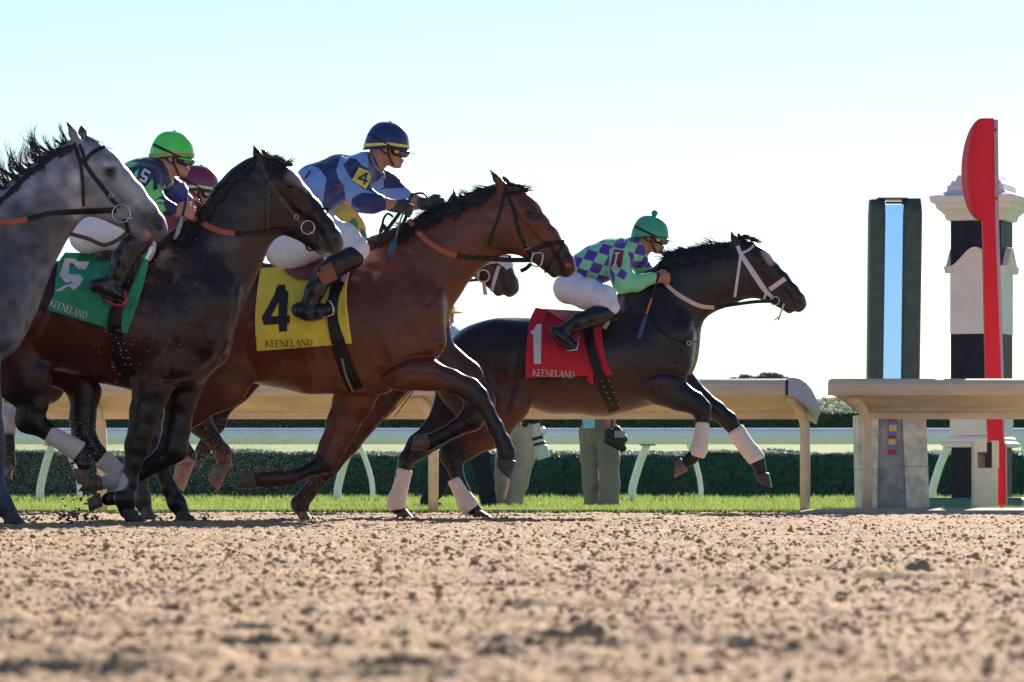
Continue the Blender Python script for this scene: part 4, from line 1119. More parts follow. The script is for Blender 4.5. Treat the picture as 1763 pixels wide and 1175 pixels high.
def clods():
    """loose crumbs of dirt on the surface, and sand in the air behind the hooves"""
    rg = np.random.default_rng(8)
    ico_v = []; t = (1 + 5 ** .5) / 2
    for a, b in ((-1, t), (1, t), (-1, -t), (1, -t)): ico_v += [(a, b, 0)]
    for a, b in ((-1, t), (1, t), (-1, -t), (1, -t)): ico_v += [(0, a, b)]
    for a, b in ((-1, t), (1, t), (-1, -t), (1, -t)): ico_v += [(b, 0, a)]
    IV = np.array(ico_v) / 1.9
    IF = np.array([(0, 11, 5), (0, 5, 1), (0, 1, 7), (0, 7, 10), (0, 10, 11), (1, 5, 9), (5, 11, 4), (11, 10, 2), (10, 7, 6), (7, 1, 8),
                   (3, 9, 4), (3, 4, 2), (3, 2, 6), (3, 6, 8), (3, 8, 9), (4, 9, 5), (2, 4, 11), (6, 2, 10), (8, 6, 7), (9, 8, 1)])
    def scatter(P, R, flat=1.0):
        n = len(P)
        J = IV[None] * (1 + rg.uniform(-.35, .35, (n, 12, 1))) * R[:, None, None] * np.stack([rg.uniform(.7, 1.5, n), rg.uniform(.7, 1.3, n), rg.uniform(.5, 1.0, n) * flat], 1)[:, None, :]
        a = rg.uniform(0, 6.28, n); c, s = np.cos(a)[:, None], np.sin(a)[:, None]
        X = J[..., 0] * c - J[..., 1] * s; Y = J[..., 0] * s + J[..., 1] * c
        V = np.stack([X, Y, J[..., 2]], -1) + P[:, None, :]
        F = IF[None] + (np.arange(n) * 12)[:, None, None]
        return V.reshape(-1, 3), F.reshape(-1, 3)
    n = 60000
    y = 3.4 * (34 / 3.4) ** rg.uniform(0, 1, n) ** .8
    x = rg.uniform(-1, 1, n) * (.15 + .13 * y)
    r = .0014 + rg.exponential(.0021, n); r = np.minimum(r, .012) * np.clip(.45 + .04 * y, .5, 1.0)
    P = np.stack([x, y, ground_h(x, y) - .012 + r * .3], 1)
    m = mat('dirt_crumbs', (.48, .32, .20), col2=(.36, .235, .145), rough=.95, spec=.1, var=.25, vscale=20)
    V, F = scatter(P, r)
    o = link('dirt_clods', npmesh('dirt_clods', V, F, True), m)
    tag(o, 'loose crumbs and clods of tan dirt strewn over the track', 'dirt', kind='stuff')
    # sand spray
    pts = []; rad = []
    def cloud(px, py, sx, sy, n, Yc, r0, r1):
        for _ in range(n):
            p = W(px + rg.normal(0, sx), py + rg.normal(0, sy), Yc + rg.normal(0, .35))
            if p.z > .01: pts.append(tuple(p)); rad.append(rg.uniform(r0, r1))
    cloud(90, 815, 60, 32, 2200, 24.0, .0014, .0028)
    cloud(150, 790, 28, 40, 500, 22.7, .0014, .0028)
    cloud(420, 790, 80, 40, 2200, 25.6, .0014, .0028)
    cloud(380, 820, 40, 30, 500, 25.0, .0012, .0024)
    cloud(600, 800, 90, 45, 900, 26.4, .0012, .0024)
    cloud(270, 480, 45, 60, 200, 22.3, .0008, .0022)
    cloud(240, 620, 40, 50, 90, 22.3, .0012, .0030)
    cloud(500, 730, 120, 40, 300, 25.6, .001, .002)
    cloud(720, 790, 110, 50, 160, 27.2, .001, .002)
    V, F = scatter(np.array(pts), np.array(rad))
    o = link('sand_spray', npmesh('sand_spray', V, F, False), mat('sand_grain', (.62, .46, .33), rough=.9, var=.2))
    tag(o, 'fine grains of sand flying up behind the galloping hooves', 'sand', kind='stuff')
    pts = []; rad = []
    for _ in range(46):
        p = W(rg.normal(132, 14), rg.uniform(790, 892), 22.9 + rg.normal(0, .2)); pts.append(tuple(p)); rad.append(rg.uniform(.004, .011))
    for _ in range(60):
        p = W(rg.normal(125, 22), rg.normal(890, 5), 22.9 + rg.normal(0, .3)); pts.append(tuple(p)); rad.append(rg.uniform(.004, .012))
    for cx in (250, 320, 520, 700, 830, 40):
        for _ in range(26):
            p = W(rg.normal(cx + 12, 16), rg.normal(893, 3.5), 24.5 + rg.normal(0, .3)); pts.append(tuple(p)); rad.append(rg.uniform(.004, .011))
    V, F = scatter(np.array(pts), np.array(rad))
    o = link('kicked_clods', npmesh('kicked_clods', V, F, False), mat('dirt_dark', (.13, .085, .07), rough=.95, var=.3))
    tag(o, 'dark clods of dirt thrown up round the hooves of the horses', 'dirt', kind='stuff')

def terrain_z(Y):
    return np.interp(Y, [34, 45, 60, 74, 110, 112, 400], [0.0, .01, .03, .05, 1.6, 1.62, 1.65])

def lawns():
    g = mat('grass_ground', (.105, .20, .030), col2=(.16, .26, .045), rough=.9, spec=.2, var=.3, vscale=9)
    ys = [34.3, 37, 40, 45, 52, 60, 66, 74.8]
    V = [(s * 60, y, float(terrain_z(y)) - .012) for y in ys for s in (-1, 1)]
    F = [(2 * i, 2 * i + 1, 2 * i + 3, 2 * i + 2) for i in range(len(ys) - 1)]
    tag(link('grass_verge', pymesh('grass_verge', V, F), g), kind='structure')
    # turf course: a bank rising behind the low hedge
    rg = np.random.default_rng(3)
    nx, ny = 160, 40
    X = np.linspace(-26, 26, nx); Yy = np.linspace(74.4, 111, ny)
    V = []
    for y in Yy:
        for x in X:
            V.append((x, y, float(np.interp(y, [74.4, 111], [.76, 1.66])) + rg.normal(0, .006)))
    F = [(j * nx + i, j * nx + i + 1, (j + 1) * nx + i + 1, (j + 1) * nx + i) for j in range(ny - 1) for i in range(nx - 1)]
    tag(link('turf_course', pymesh('turf_course', V, F), mat('turf', (.17, .21, .08), col2=(.24, .27, .11), rough=.95, spec=.15, var=.25, vscale=2.5, stretch=(.35, 1.6, 1))), kind='structure')
    # grass blades
    n = 70000
    y = 34.5 + (74 - 34.5) * rg.uniform(0, 1, n) ** 1.9
    x = rg.uniform(-1, 1, n) * (.4 + .128 * y)
    z = terrain_z(y) - .015
    hgt = rg.uniform(.03, .07, n) * (1 + .5 * (y > 58))
    tuft = vnoise(np.stack([x * 1.7, y * 1.1, y * 0], 1), 31); hgt *= 1 + .5 * np.clip(tuft, -.6, 1)
    w = rg.uniform(.003, .006, n) * (y / 40)
    a = rg.uniform(0, 6.28, n); lean = rg.uniform(.1, .8, n) * hgt; la = rg.uniform(0, 6.28, n)
    dx, dy = np.cos(a) * w, np.sin(a) * w
    b = np.stack([x, y, z], 1)
    A = b + np.stack([dx, dy, 0 * x], 1); Bp = b - np.stack([dx, dy, 0 * x], 1)
    mid = b + np.stack([np.cos(la) * lean * .35, np.sin(la) * lean * .35, hgt * .6], 1)
    C = mid + np.stack([dx, dy, 0 * x], 1) * .7; D = mid - np.stack([dx, dy, 0 * x], 1) * .7
    T = b + np.stack([np.cos(la) * lean, np.sin(la) * lean, hgt], 1)
    V = np.stack([A, Bp, D, C, T], 1).reshape(-1, 3); i = np.arange(n) * 5
    Fq = np.concatenate([np.stack([i, i + 1, i + 2, i + 3], 1), np.stack([i + 3, i + 2, i + 4, i + 4], 1)])
    me = bpy.data.meshes.new('grass_blades')
    quads = np.stack([i, i + 1, i + 2, i + 3], 1); tris = np.stack([i + 3, i + 2, i + 4], 1)
    me.vertices.add(len(V)); me.vertices.foreach_set('co', V.astype(np.float32).ravel())
    me.loops.add(n * 7); me.loops.foreach_set('vertex_index', np.concatenate([quads.ravel(), tris.ravel()]).astype(np.int32))
    me.polygons.add(2 * n)
    me.polygons.foreach_set('loop_start', np.concatenate([np.arange(n) * 4, n * 4 + np.arange(n) * 3]).astype(np.int32))
    me.update(calc_edges=True)
    o = link('grass_blades', me, leafmat('grass_blade', (.20, .27, .06), (.30, .35, .10)))
    tag(o, 'short bright green grass on the verge behind the tan rail', 'grass', kind='stuff')

def leafmat(name, c1, c2, tr=.5):
    if name in _m: return _m[name]
    m = bpy.data.materials.new(name); m.use_nodes = True; nt = m.node_tree; N = nt.nodes; L = nt.links
    b = N['Principled BSDF']; b.inputs['Roughness'].default_value = .55; b.inputs['Specular IOR Level'].default_value = .12
    tc = N.new('ShaderNodeTexCoord'); no = N.new('ShaderNodeTexNoise'); L.new(tc.outputs['Object'], no.inputs['Vector']); no.inputs['Scale'].default_value = 6
    no.inputs['Detail'].default_value = 8
    cr = N.new('ShaderNodeValToRGB'); L.new(no.outputs['Fac'], cr.inputs[0])
    cr.color_ramp.elements[0].position = .38; cr.color_ramp.elements[0].color = (*c1, 1)
    cr.color_ramp.elements[1].position = .64; cr.color_ramp.elements[1].color = (*c2, 1)
    L.new(cr.outputs[0], b.inputs['Base Color'])
    t = N.new('ShaderNodeBsdfTranslucent'); L.new(cr.outputs[0], t.inputs['Color'])
    mx = N.new('ShaderNodeMixShader'); mx.inputs[0].default_value = tr
    L.new(b.outputs[0], mx.inputs[1]); L.new(t.outputs[0], mx.inputs[2]); L.new(mx.outputs[0], N['Material Output'].inputs[0])
    _m[name] = m
    return m

def leafcards(P, Nn, size, name, m, parent, rg):
    """leaf-sized quads at points P facing roughly along Nn"""
    n = len(P)
    R = rg.normal(0, 1, (n, 3)) * .8 + Nn; R /= np.linalg.norm(R, axis=1)[:, None]
    A = np.cross(R, rg.normal(0, 1, (n, 3))); A /= np.linalg.norm(A, axis=1)[:, None]; Bv = np.cross(R, A)
    s = size * rg.uniform(.6, 1.4, n)[:, None]
    V = np.stack([P - A * s, P - Bv * s * .5, P + A * s, P + Bv * s * .5], 1).reshape(-1, 3)
    F = (np.arange(n) * 4)[:, None] + np.arange(4)[None]
    return link(name, npmesh(name, V, F, False), m, parent)

def hedge(x0, x1, Yf, depth, z0, z1, ztop, label, leaf, c1, c2, n, seed, name='hedge', rough=.05):
    """clipped hedge: front face, a top that rises towards the back, bumpy, covered in leaves"""
    rg = np.random.default_rng(seed)
    root = empty(name, ((x0 + x1) / 2, Yf + depth / 2, z0), label, 'hedge', 'clipped hedges beyond the white rails')
    nx = int((x1 - x0) / .09); prof = [(0, z0), (0.02, z0 + (z1 - z0) * .33), (.0, z0 + (z1 - z0) * .66), (0.03, z1 - .05), (.12, z1 + .02)]
    for t in np.linspace(.15, 1, 8): prof.append((.12 + (depth - .2) * t, z1 + (ztop - z1) * t + .02))
    prof.append((depth, z0))
    V = []
    for i in range(nx + 1):
        x = x0 + (x1 - x0) * i / nx
        for (d, z) in prof: V.append((x, Yf + d, z))
    V = np.array(V); nz = vnoise(V * [1.1, 2, 1.4], seed) * rough * 1.2 + vnoise(V * [5, 4, 5], seed + 1) * rough * .8
    V[:, 1] += nz; V[:, 2] += np.where(V[:, 2] > z0 + .05, nz * .9, 0)
    k = len(prof); i = np.arange(nx)[:, None] * k + np.arange(k - 1)[None]
    F = np.stack([i, i + k, i + k + 1, i + 1], -1).reshape(-1, 4)
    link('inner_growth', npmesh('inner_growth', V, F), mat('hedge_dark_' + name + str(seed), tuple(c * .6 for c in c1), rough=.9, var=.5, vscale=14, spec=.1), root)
    sel = rg.integers(0, len(F), n); q = F[sel]; u = rg.uniform(0, 1, (n, 1)); v = rg.uniform(0, 1, (n, 1))
    P = V[q[:, 0]] * (1 - u) * (1 - v) + V[q[:, 1]] * u * (1 - v) + V[q[:, 2]] * u * v + V[q[:, 3]] * (1 - u) * v
    nrm = np.cross(V[q[:, 1]] - V[q[:, 0]], V[q[:, 3]] - V[q[:, 0]]); nrm /= np.linalg.norm(nrm, axis=1)[:, None] + 1e-9
    nrm = np.where(nrm[:, 2:3] < -.2, -nrm, nrm)
    P = P + nrm * rg.uniform(-.02, .03, (n, 1))
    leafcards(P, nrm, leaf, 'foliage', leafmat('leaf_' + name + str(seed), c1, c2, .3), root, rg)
    return root

def tree(x, Y, z0, h, r, label, seed):
    rg = np.random.default_rng(seed)
    root = empty('tree', (x, Y, z0), label, 'tree', 'distant trees above the rail')
    pts = [(x + rg.normal(0, .05) * i, Y, z0 + h * .75 * i / 6) for i in range(7)]
    tube('trunk', pts, list(np.linspace(.22, .06, 7)), mat('bark', (.10, .075, .055), rough=.9, var=.3), root)
    n = 4200; c = []
    for i in range(9):
        c.append((x + (i - 4) / 4 * r * .85, Y + rg.normal(0, r * .4), z0 + h - r * .3 - abs(i - 4) * .06 - rg.uniform(0, .25), r * rg.uniform(.28, .38)))
    C = np.array(c)[rg.integers(0, 9, n)]; D = rg.normal(0, 1, (n, 3)); D /= np.linalg.norm(D, axis=1)[:, None]
    P = C[:, :3] + D * C[:, 3:4] * rg.uniform(.5, 1.05, (n, 1))
    leafcards(P, D, .13, 'crown', leafmat('tree_leaf', (.13, .17, .15), (.20, .24, .19), .3), root, rg)  # leaf colour lightened to stand in for haze over the distance

# ================================================================== rails, posts, pillars
def box_bm(V, F, c, s, rot=0.0):
    b = len(V); cr, sr = math.cos(rot), math.sin(rot)
    for dz in (-1, 1):
        for dx, dy in ((-1, -1), (1, -1), (1, 1), (-1, 1)):
            x, y = dx * s[0] / 2, dy * s[1] / 2
            V.append((c[0] + x * cr - y * sr, c[1] + x * sr + y * cr, c[2] + dz * s[2] / 2))
    F += [(b, b + 3, b + 2, b + 1), (b + 4, b + 5, b + 6, b + 7), (b, b + 1, b + 5, b + 4), (b + 1, b + 2, b + 6, b + 5), (b + 2, b + 3, b + 7, b + 6), (b + 3, b, b + 4, b + 7)]

def box(name, c, s, m, parent=None, rot=0.0, bevel=.006):
    V, F = [], []; box_bm(V, F, c, s, rot)
    o = link(name, pymesh(name, V, F, False), m, parent)
    if bevel:
        md = o.modifiers.new('bevel', 'BEVEL'); md.width = bevel; md.segments = 2; md.limit_method = 'ANGLE'
    return o

def sweep_x(name, prof_f, xs, m, parent, smooth=False, caps=True):
    """loft a closed y-z profile along x; prof_f(x) -> list of (x, y, z)"""
    V = []; n = None
    for x in xs:
        p = prof_f(x); n = len(p); V += p
    F = [(i * n + k, i * n + (k + 1) % n, (i + 1) * n + (k + 1) % n, (i + 1) * n + k) for i in range(len(xs) - 1) for k in range(n)]
    if caps: F += [tuple(range(n))[::-1], tuple((len(xs) - 1) * n + k for k in range(n))]
    return link(name, pymesh(name, V, F, smooth), m, parent)

YR = 34.2
def tan_rail(xa, xb, posts, label, endcap=None):
    K = .5 if endcap else 1.0
    M = mat('tan_rail_paint', (.72, .54, .38), col2=(.60, .47, .38), rough=.5, var=.12, vscale=5, bump=.08, bscale=50, stretch=(.6, 1, 3))
    Mp = mat('tan_post_paint', (.76, .57, .38), rough=.55, var=.12, vscale=9, bump=.1)
    root = empty('track_rail', (W((xa + xb) / 2, 850, YR).x, YR + .3, 0), label, 'rail', 'tan inner rails of the dirt track')
    Xa, Xb = W(xa, 650, YR).x, W(xb, 650, YR).x
    zt = W(0, 652, YR).z; zf = W(0, 681, YR).z
    # profile: flat top falling back, front lip, soffit sloping down to a back flange
    def prof(x, sk=1.0):
        pr = [(.0, zf), (-.012, zf + .03), (-.012, zt - .045), (.01, zt - .012), (.05, zt), (.24, zt - .03), (.40, zt - .16), (.44, zf - .18),
              (.40, zf - .185), (.385, zf - .135), (.30, zf - .115), (.285, zf - .10), (.10, zf - .01), (.03, zf + .006)]
        return [(x + K * .34 * max(0, y) / .44 * 1.0, YR + y, z) for y, z in pr]
    sweep_x('rail_cover', prof, list(np.linspace(Xa, Xb, 12)), M, root)
    for px in posts:
        x = W(px, 700, YR).x
        pts = [(x - .14, YR + .08, zf - .02), (x - .09, YR + .14, zf - .055), (x - .04, YR + .20, zf - .12), (x - .005, YR + .245, zf - .22), (x, YR + .26, zf - .34), (x, YR + .27, .45), (x, YR + .27, -.06)]
        P = resample([tuple(p) for p in pts], .03)
        tube('post', [tuple(p) for p in P], .041, Mp, root, seg=14, squash=(1, 1.2))
    if endcap:
        Mg = mat('grey_endcap', (.40, .42, .50), rough=.4, var=.08)
        Mk = mat('seam_black', (.02, .02, .02), rough=.6)
        sweep_x('seam', lambda x: [(p[0] + .002, YR + (p[1] - YR) * 1.01 - .004, p[2]) for p in prof(x)], [Xb, Xb + .018], Mk, root)
        ol = [(1356.5, 650.5), (1366, 650.5), (1377, 653), (1388, 660.5), (1397, 671), (1404, 685), (1410, 700), (1412.5, 711), (1400, 704), (1380, 691.5), (1366, 683), (1356.5, 681.5)]
        xo = Xb + .022 - W(1356.5, 650, YR).x
        loft_rings('end_cap', [[(W(px, py, YR).x + xo + sk, YR + d, W(px, py, YR).z - dz) for px, py in ol] for d, sk, dz in ((.0, .0, .012), (-.014, 0, 0), (.10, .0, .012), (.36, .0, .06), (.42, .0, .09))][1:], Mg, root, smooth=False)
    return root

def rails():
    tan_rail(-260, 1352, [-405, 170, 745, 1390], 'long tan painted rail with a grey rounded end cap, left of the gap', endcap=True)
    tan_rail(1425, 2300, [1498, 2100], 'shorter tan painted rail right of the gap, in front of the pillars')
    # white rails
    Mw = mat('white_rail', (.92, .85, .95), rough=.35, var=.05, vscale=4, coat=.2)
    for (Yw, yt, yb, pxs, side, lab, c2) in ((60.2, 737.5, 765.5, [-430, 90, 605, 1115, 1635, 2150], -1, 'near white running rail with thick posts curving to the left', 0),
                                       (66.0, 748, 764, [-520, 110, 617, 1185, 1760], 1, 'far white rail, mostly hidden, with thin posts curving to the right', 1)):
        root = empty('white_rail', (0, Yw, 0), lab, 'rail', 'white rails of the turf course')
        zt, zb = W(0, yt, Yw).z, W(0, yb, Yw).z
        mid = (zt + zb) / 2; hh = (zt - zb) / 2
        def prof(x):
            o = []
            for k in range(20):
                a = 2 * math.pi * k / 20
                cx, sy = math.cos(a), math.sin(a)
                o.append((x, Yw + .09 * (abs(cx) ** .55) * (1 if cx > 0 else -1), mid + hh * (abs(sy) ** .8) * (1 if sy > 0 else -1)))
            return o
        sweep_x('rail_tube', prof, [-14, -7, 0, 7, 14], Mw, root, smooth=True)
        for px in pxs:
            x = W(px, 800, Yw).x; d = side
            w = .055 if not c2 else .04
            pts = [(x, Yw + .05, zb + .02), (x + d * .03, Yw + .08, zb - .06), (x + d * .12, Yw + .2, zb - .3), (x + d * .19, Yw + .3, zb - .55), (x + d * .21, Yw + .33, 0.2), (x + d * .21, Yw + .33, -.05)]
            P = resample(pts, .05)
            tube('post', [tuple(p) for p in P], w, Mw, root, seg=12)
            if not c2: box('bracket', (x, Yw + .02, zb - .008), (.22, .12, .02), mat('bracket_grey', (.25, .25, .25), rough=.5), root, bevel=0)
    # low timber kerb at the foot of the tan rail
    V = []; m = mat('kerb_wood', (.30, .24, .19), rough=.9, var=.25, vscale=12, bump=.3)
    b = box('kerb', (0, YR + .42, .002), (30, .14, .05), m, None, bevel=.01); tag(b, kind='structure')
    x0 = W(1376, 880, YR).x
    sill = sweep_x('sill', lambda x: [(x, YR - .18, -.03), (x, YR - .15, .012 + .01 * min(1, (x - x0))), (x, YR + .30, .028 + .012 * min(1, x - x0)), (x, YR + .34, -.03)], [x0, x0 + .4, x0 + 1, x0 + 3], mat('sill_concrete', (.36, .31, .27), rough=.9, var=.2, vscale=10, bump=.4), None)
    tag(sill, kind='structure')

def loft_rings(name, rings, m, parent, smooth=False, caps=True):
    n = len(rings[0]); V = [p for r in rings for p in r]
    F = [(i * n + k, i * n + (k + 1) % n, (i + 1) * n + (k + 1) % n, (i + 1) * n + k) for i in range(len(rings) - 1) for k in range(n)]
    if caps: F += [tuple(range(n))[::-1], tuple((len(rings) - 1) * n + k for k in range(n))]
    return link(name, pymesh(name, V, F, smooth), m, parent)

def striped_pillar():
    Y = 37.0; th = math.radians(-19.4); a = .446
    cx = W(1694.5, 600, Y).x; s = FP / Y
    root = empty('pillar', (cx, Y + .2, 0), 'square black and white banded pillar with a moulded white cap, behind the red post', 'pillar')
    yc = Y + .2
    def sq(half, z, cornr=0):
        c, sn = math.cos(th), math.sin(th); o = []
        for dx, dy in ((-1, -1), (1, -1), (1, 1), (-1, 1)):
            o.append((cx + (dx * c - dy * sn) * half, yc + (dx * sn + dy * c) * half, z))
        return o
    z = lambda py: W(0, py, Y).z
    Mb = mat('pillar_black', (.018, .022, .042), rough=.6, var=.2, vscale=12, spec=.2)
    Mwh = mat('pillar_white', (.70, .71, .74), rough=.8, spec=.2, var=.06, vscale=8, bump=.1)
    h = a / 2
    loft_rings('dark_band', [sq(h, z(458)), sq(h, z(372))], Mb, root)
    loft_rings('white_band', [sq(h + .004, z(575)), sq(h + .004, z(458))], Mwh, root)
    loft_rings('dark_band', [sq(h, z(722)), sq(h, z(575))], Mb, root)
    loft_rings('white_base_band', [sq(h + .006, z(750)), sq(h + .006, z(700))], Mwh, root)
    loft_rings('moulding', [sq(h + .008, z(752)), sq(h + .03, z(756)), sq(h + .03, z(760)), sq(h + .055, z(764)), sq(h + .055, z(770)), sq(h + .002, z(771))][::-1], Mwh, root)
    loft_rings('dark_base', [sq(h - .004, z(864)), sq(h - .004, z(770.5))], Mb, root)
    loft_rings('plinth', [sq(h + .24, -.03), sq(h + .24, .105), sq(h + .225, .12)], mat('teal_plinth', (.03, .14, .15), rough=.5, var=.2), root)
    # moulded cap: cyma cornice, concave roof and stepped finial, one piece
    st = [(380, 0.0), (379, .03), (372, .045), (371, .04), (362, .085), (360, .10), (351, .115), (350, .14), (341, .155), (339, .155), (337, .13), (333, .06), (329, .03), (328, .02), (327, .028), (319, .022), (318, .0), (317, .005), (311, -.01), (310, -.035), (301, -.05), (300, -.07), (299, -.16)]
    loft_rings('cap', [sq(h + o, z(py)) for py, o in st], Mwh, root)
    # dentils under the cornice
    V, F = [], []
    c, sn = math.cos(th), math.sin(th)
    for i in range(12):
        t = -1 + 2 * (i + .5) / 12
        for face in range(2):
            dx, dy = (t, -1) if face == 0 else (1, t)
            hh = h + .095
            box_bm(V, F, (cx + (dx * c - dy * sn) * hh, yc + (dx * sn + dy * c) * hh, z(360)), (.012, .012, .012), th)
    link('dentils', pymesh('dentils', V, F, False), Mwh, root)
    # arched hood over the white band on each visible face
    for face in range(4):
        ang = th + face * math.pi / 2
        ux, uy = math.cos(ang), math.sin(ang); nx, ny = math.sin(ang), -math.cos(ang)
        rings = []; N = 24
        for i in range(N + 1):
            t = -1.22 + 2.44 * i / N
            zz = z(459) + (z(426) - z(459)) * (math.cos(min(1, abs(t) / 1.05) * math.pi) * .5 + .5)
            base = (cx + ux * t * h + nx * h, yc + uy * t * h + ny * h)
            rings.append([(base[0] + nx * o, base[1] + ny * o, zz + dz) for o, dz in ((-.02, -.055), (.012, -.055), (.02, -.03), (.045, -.02), (.05, .0), (-.02, .004))])
        loft_rings('arched_hood', rings, Mwh, root, smooth=False)
        V = []; F = []
        for i in range(N + 1):
            t = -1 + 2 * i / N
            zz = z(459) + (z(426) - z(459)) * (math.cos(min(1, abs(t) / 1.05) * math.pi) * .5 + .5) - .04
            for q in (z(470), zz):
                V.append((cx + ux * t * h + nx * (h + .006), yc + uy * t * h + ny * (h + .006), q))
        F = [(2 * i, 2 * i + 2, 2 * i + 3, 2 * i + 1) for i in range(N)]
        link('arch_panel', pymesh('arch_panel', V, F, False), Mwh, root)
    return root

def red_post():
    Y = 35.6; z = lambda py: W(0, py, Y).z
    x = lambda px: W(px, 0, Y).x
    Mr = mat('red_post_paint', (.78, .026, .05), rough=.6, var=.06, vscale=5, spec=.2)
    Mp = mat('pink_trim', (.55, .28, .36), rough=.4, var=.08)
    root = empty('finish_post', (x(1710), Y, 0), 'tall red finishing post with a thin curved red disc near its top', 'post')
    def bar(name, stations, y0, y1, m):
        loft_rings(name, [[(x(a), y0, z(py)), (x(b), y0, z(py)), (x(b), y1, z(py)), (x(a), y1, z(py))] for py, a, b in stations], m, root)
    bar('post_bar', [(884, 1719.5, 1731), (768, 1716, 1730), (765, 1702, 1727), (640, 1697, 1723), (380, 1692, 1713), (204, 1690, 1711)], Y, Y + .09, Mr)
    bar('edge_trim', [(884, 1731.5, 1734.5), (768, 1730.5, 1734), (760, 1727.3, 1730), (640, 1723.3, 1728), (380, 1713.3, 1720), (206, 1711.3, 1718.5)], Y + .004, Y + .088, Mp)
    # disc: thin half-round plate that starts flush on the bar's front and curls back out of sight
    R = (z(204) - z(380)) / 2; zc = (z(204) + z(380)) / 2; rho = .128; x0 = x(1710.5); flat = x0 - x(1693)
    V = []; NZ, NS = 36, 18
    for lay in (0, 1):
        for i in range(NZ + 1):
            dz = -math.cos(math.pi * i / NZ) * R; ch = math.sqrt(max(0, R * R - dz * dz)); rho = .02 + .108 * ch / R
            for j in range(NS + 1):
                s_ = (flat + ch) * j / NS
                if s_ <= flat: px_, py_, nx_, ny_ = x0 - s_, 0, 0, 1
                else:
                    q = s_ - flat; t = min(q / rho, 1.48); ex = max(0, q - 1.48 * rho)
                    px_ = x0 - flat - rho * math.sin(t) - ex * math.cos(t); py_ = rho * (1 - math.cos(t)) + ex * math.sin(t); nx_, ny_ = math.sin(t), math.cos(t)
                V.append((px_ + nx_ * .008 * lay, Y - .012 + py_ + ny_ * .008 * lay, zc + dz))
    M_ = NS + 1; off = (NZ + 1) * M_; F = []
    for i in range(NZ):
        for j in range(NS):
            a = i * M_ + j
            F.append((a, a + 1, a + M_ + 1, a + M_)); F.append((off + a, off + a + M_, off + a + M_ + 1, off + a + 1))
        for j in (0, NS):
            a = i * M_ + j; F.append((a, off + a, off + a + M_, a + M_) if j else (a, a + M_, off + a + M_, off + a))
    link('disc', pymesh('disc', V, F), Mr, root)
    for py, px in ((224, 1714), (342, 1716)):
        ellipsoid('bolt', (x(px), Y - .001, z(py)), (.008, .006, .012), mat('bolt_red', (.25, .01, .02), rough=.4), root, 10, 6)
    # white painted box round its foot
    r2 = empty('post_box', (x(1703), Y - .3, 0), 'short cream painted box with a dark slot at the foot of the red post', 'box')
    Yb = Y - .22; zb = lambda py: W(0, py, Yb).z; xb = lambda px: W(px, 0, Yb).x
    Mc = mat('cream_box', (.78, .70, .58), rough=.6, var=.1, vscale=8, bump=.1)
    V, F = [], []
    def bb(x0, x1, y0, y1, d0, d1): box_bm(V, F, ((xb(x0) + xb(x1)) / 2, Yb + (d0 + d1) / 2, (zb(y0) + zb(y1)) / 2), (xb(x1) - xb(x0), d1 - d0, zb(y0) - zb(y1)))
    bb(1676, 1718, 806, 890, 0, .16); bb(1676, 1683, 763, 806, 0, .16); bb(1683, 1699, 759, 779, 0, .16); bb(1708, 1720, 759, 806, 0, .16)
    bb(1683, 1708, 779, 806, .12, .16)
    o = link('box_body', pymesh('box_body', V, F, False), Mc, r2)
    V, F = [], []; bb(1699.3, 1707.7, 762, 805.7, .03, .11)
    link('slot', pymesh('slot', V, F, False), mat('slot_dark', (.03, .02, .02), rough=.6), r2)
    V, F = [], []; bb(1683.3, 1698.5, 779.3, 805.7, .08, .11)
    link('recess_plate', pymesh('recess_plate', V, F, False), mat('recess_wood', (.34, .27, .22), rough=.7, var=.2, stretch=(6, 1, 1)), r2)

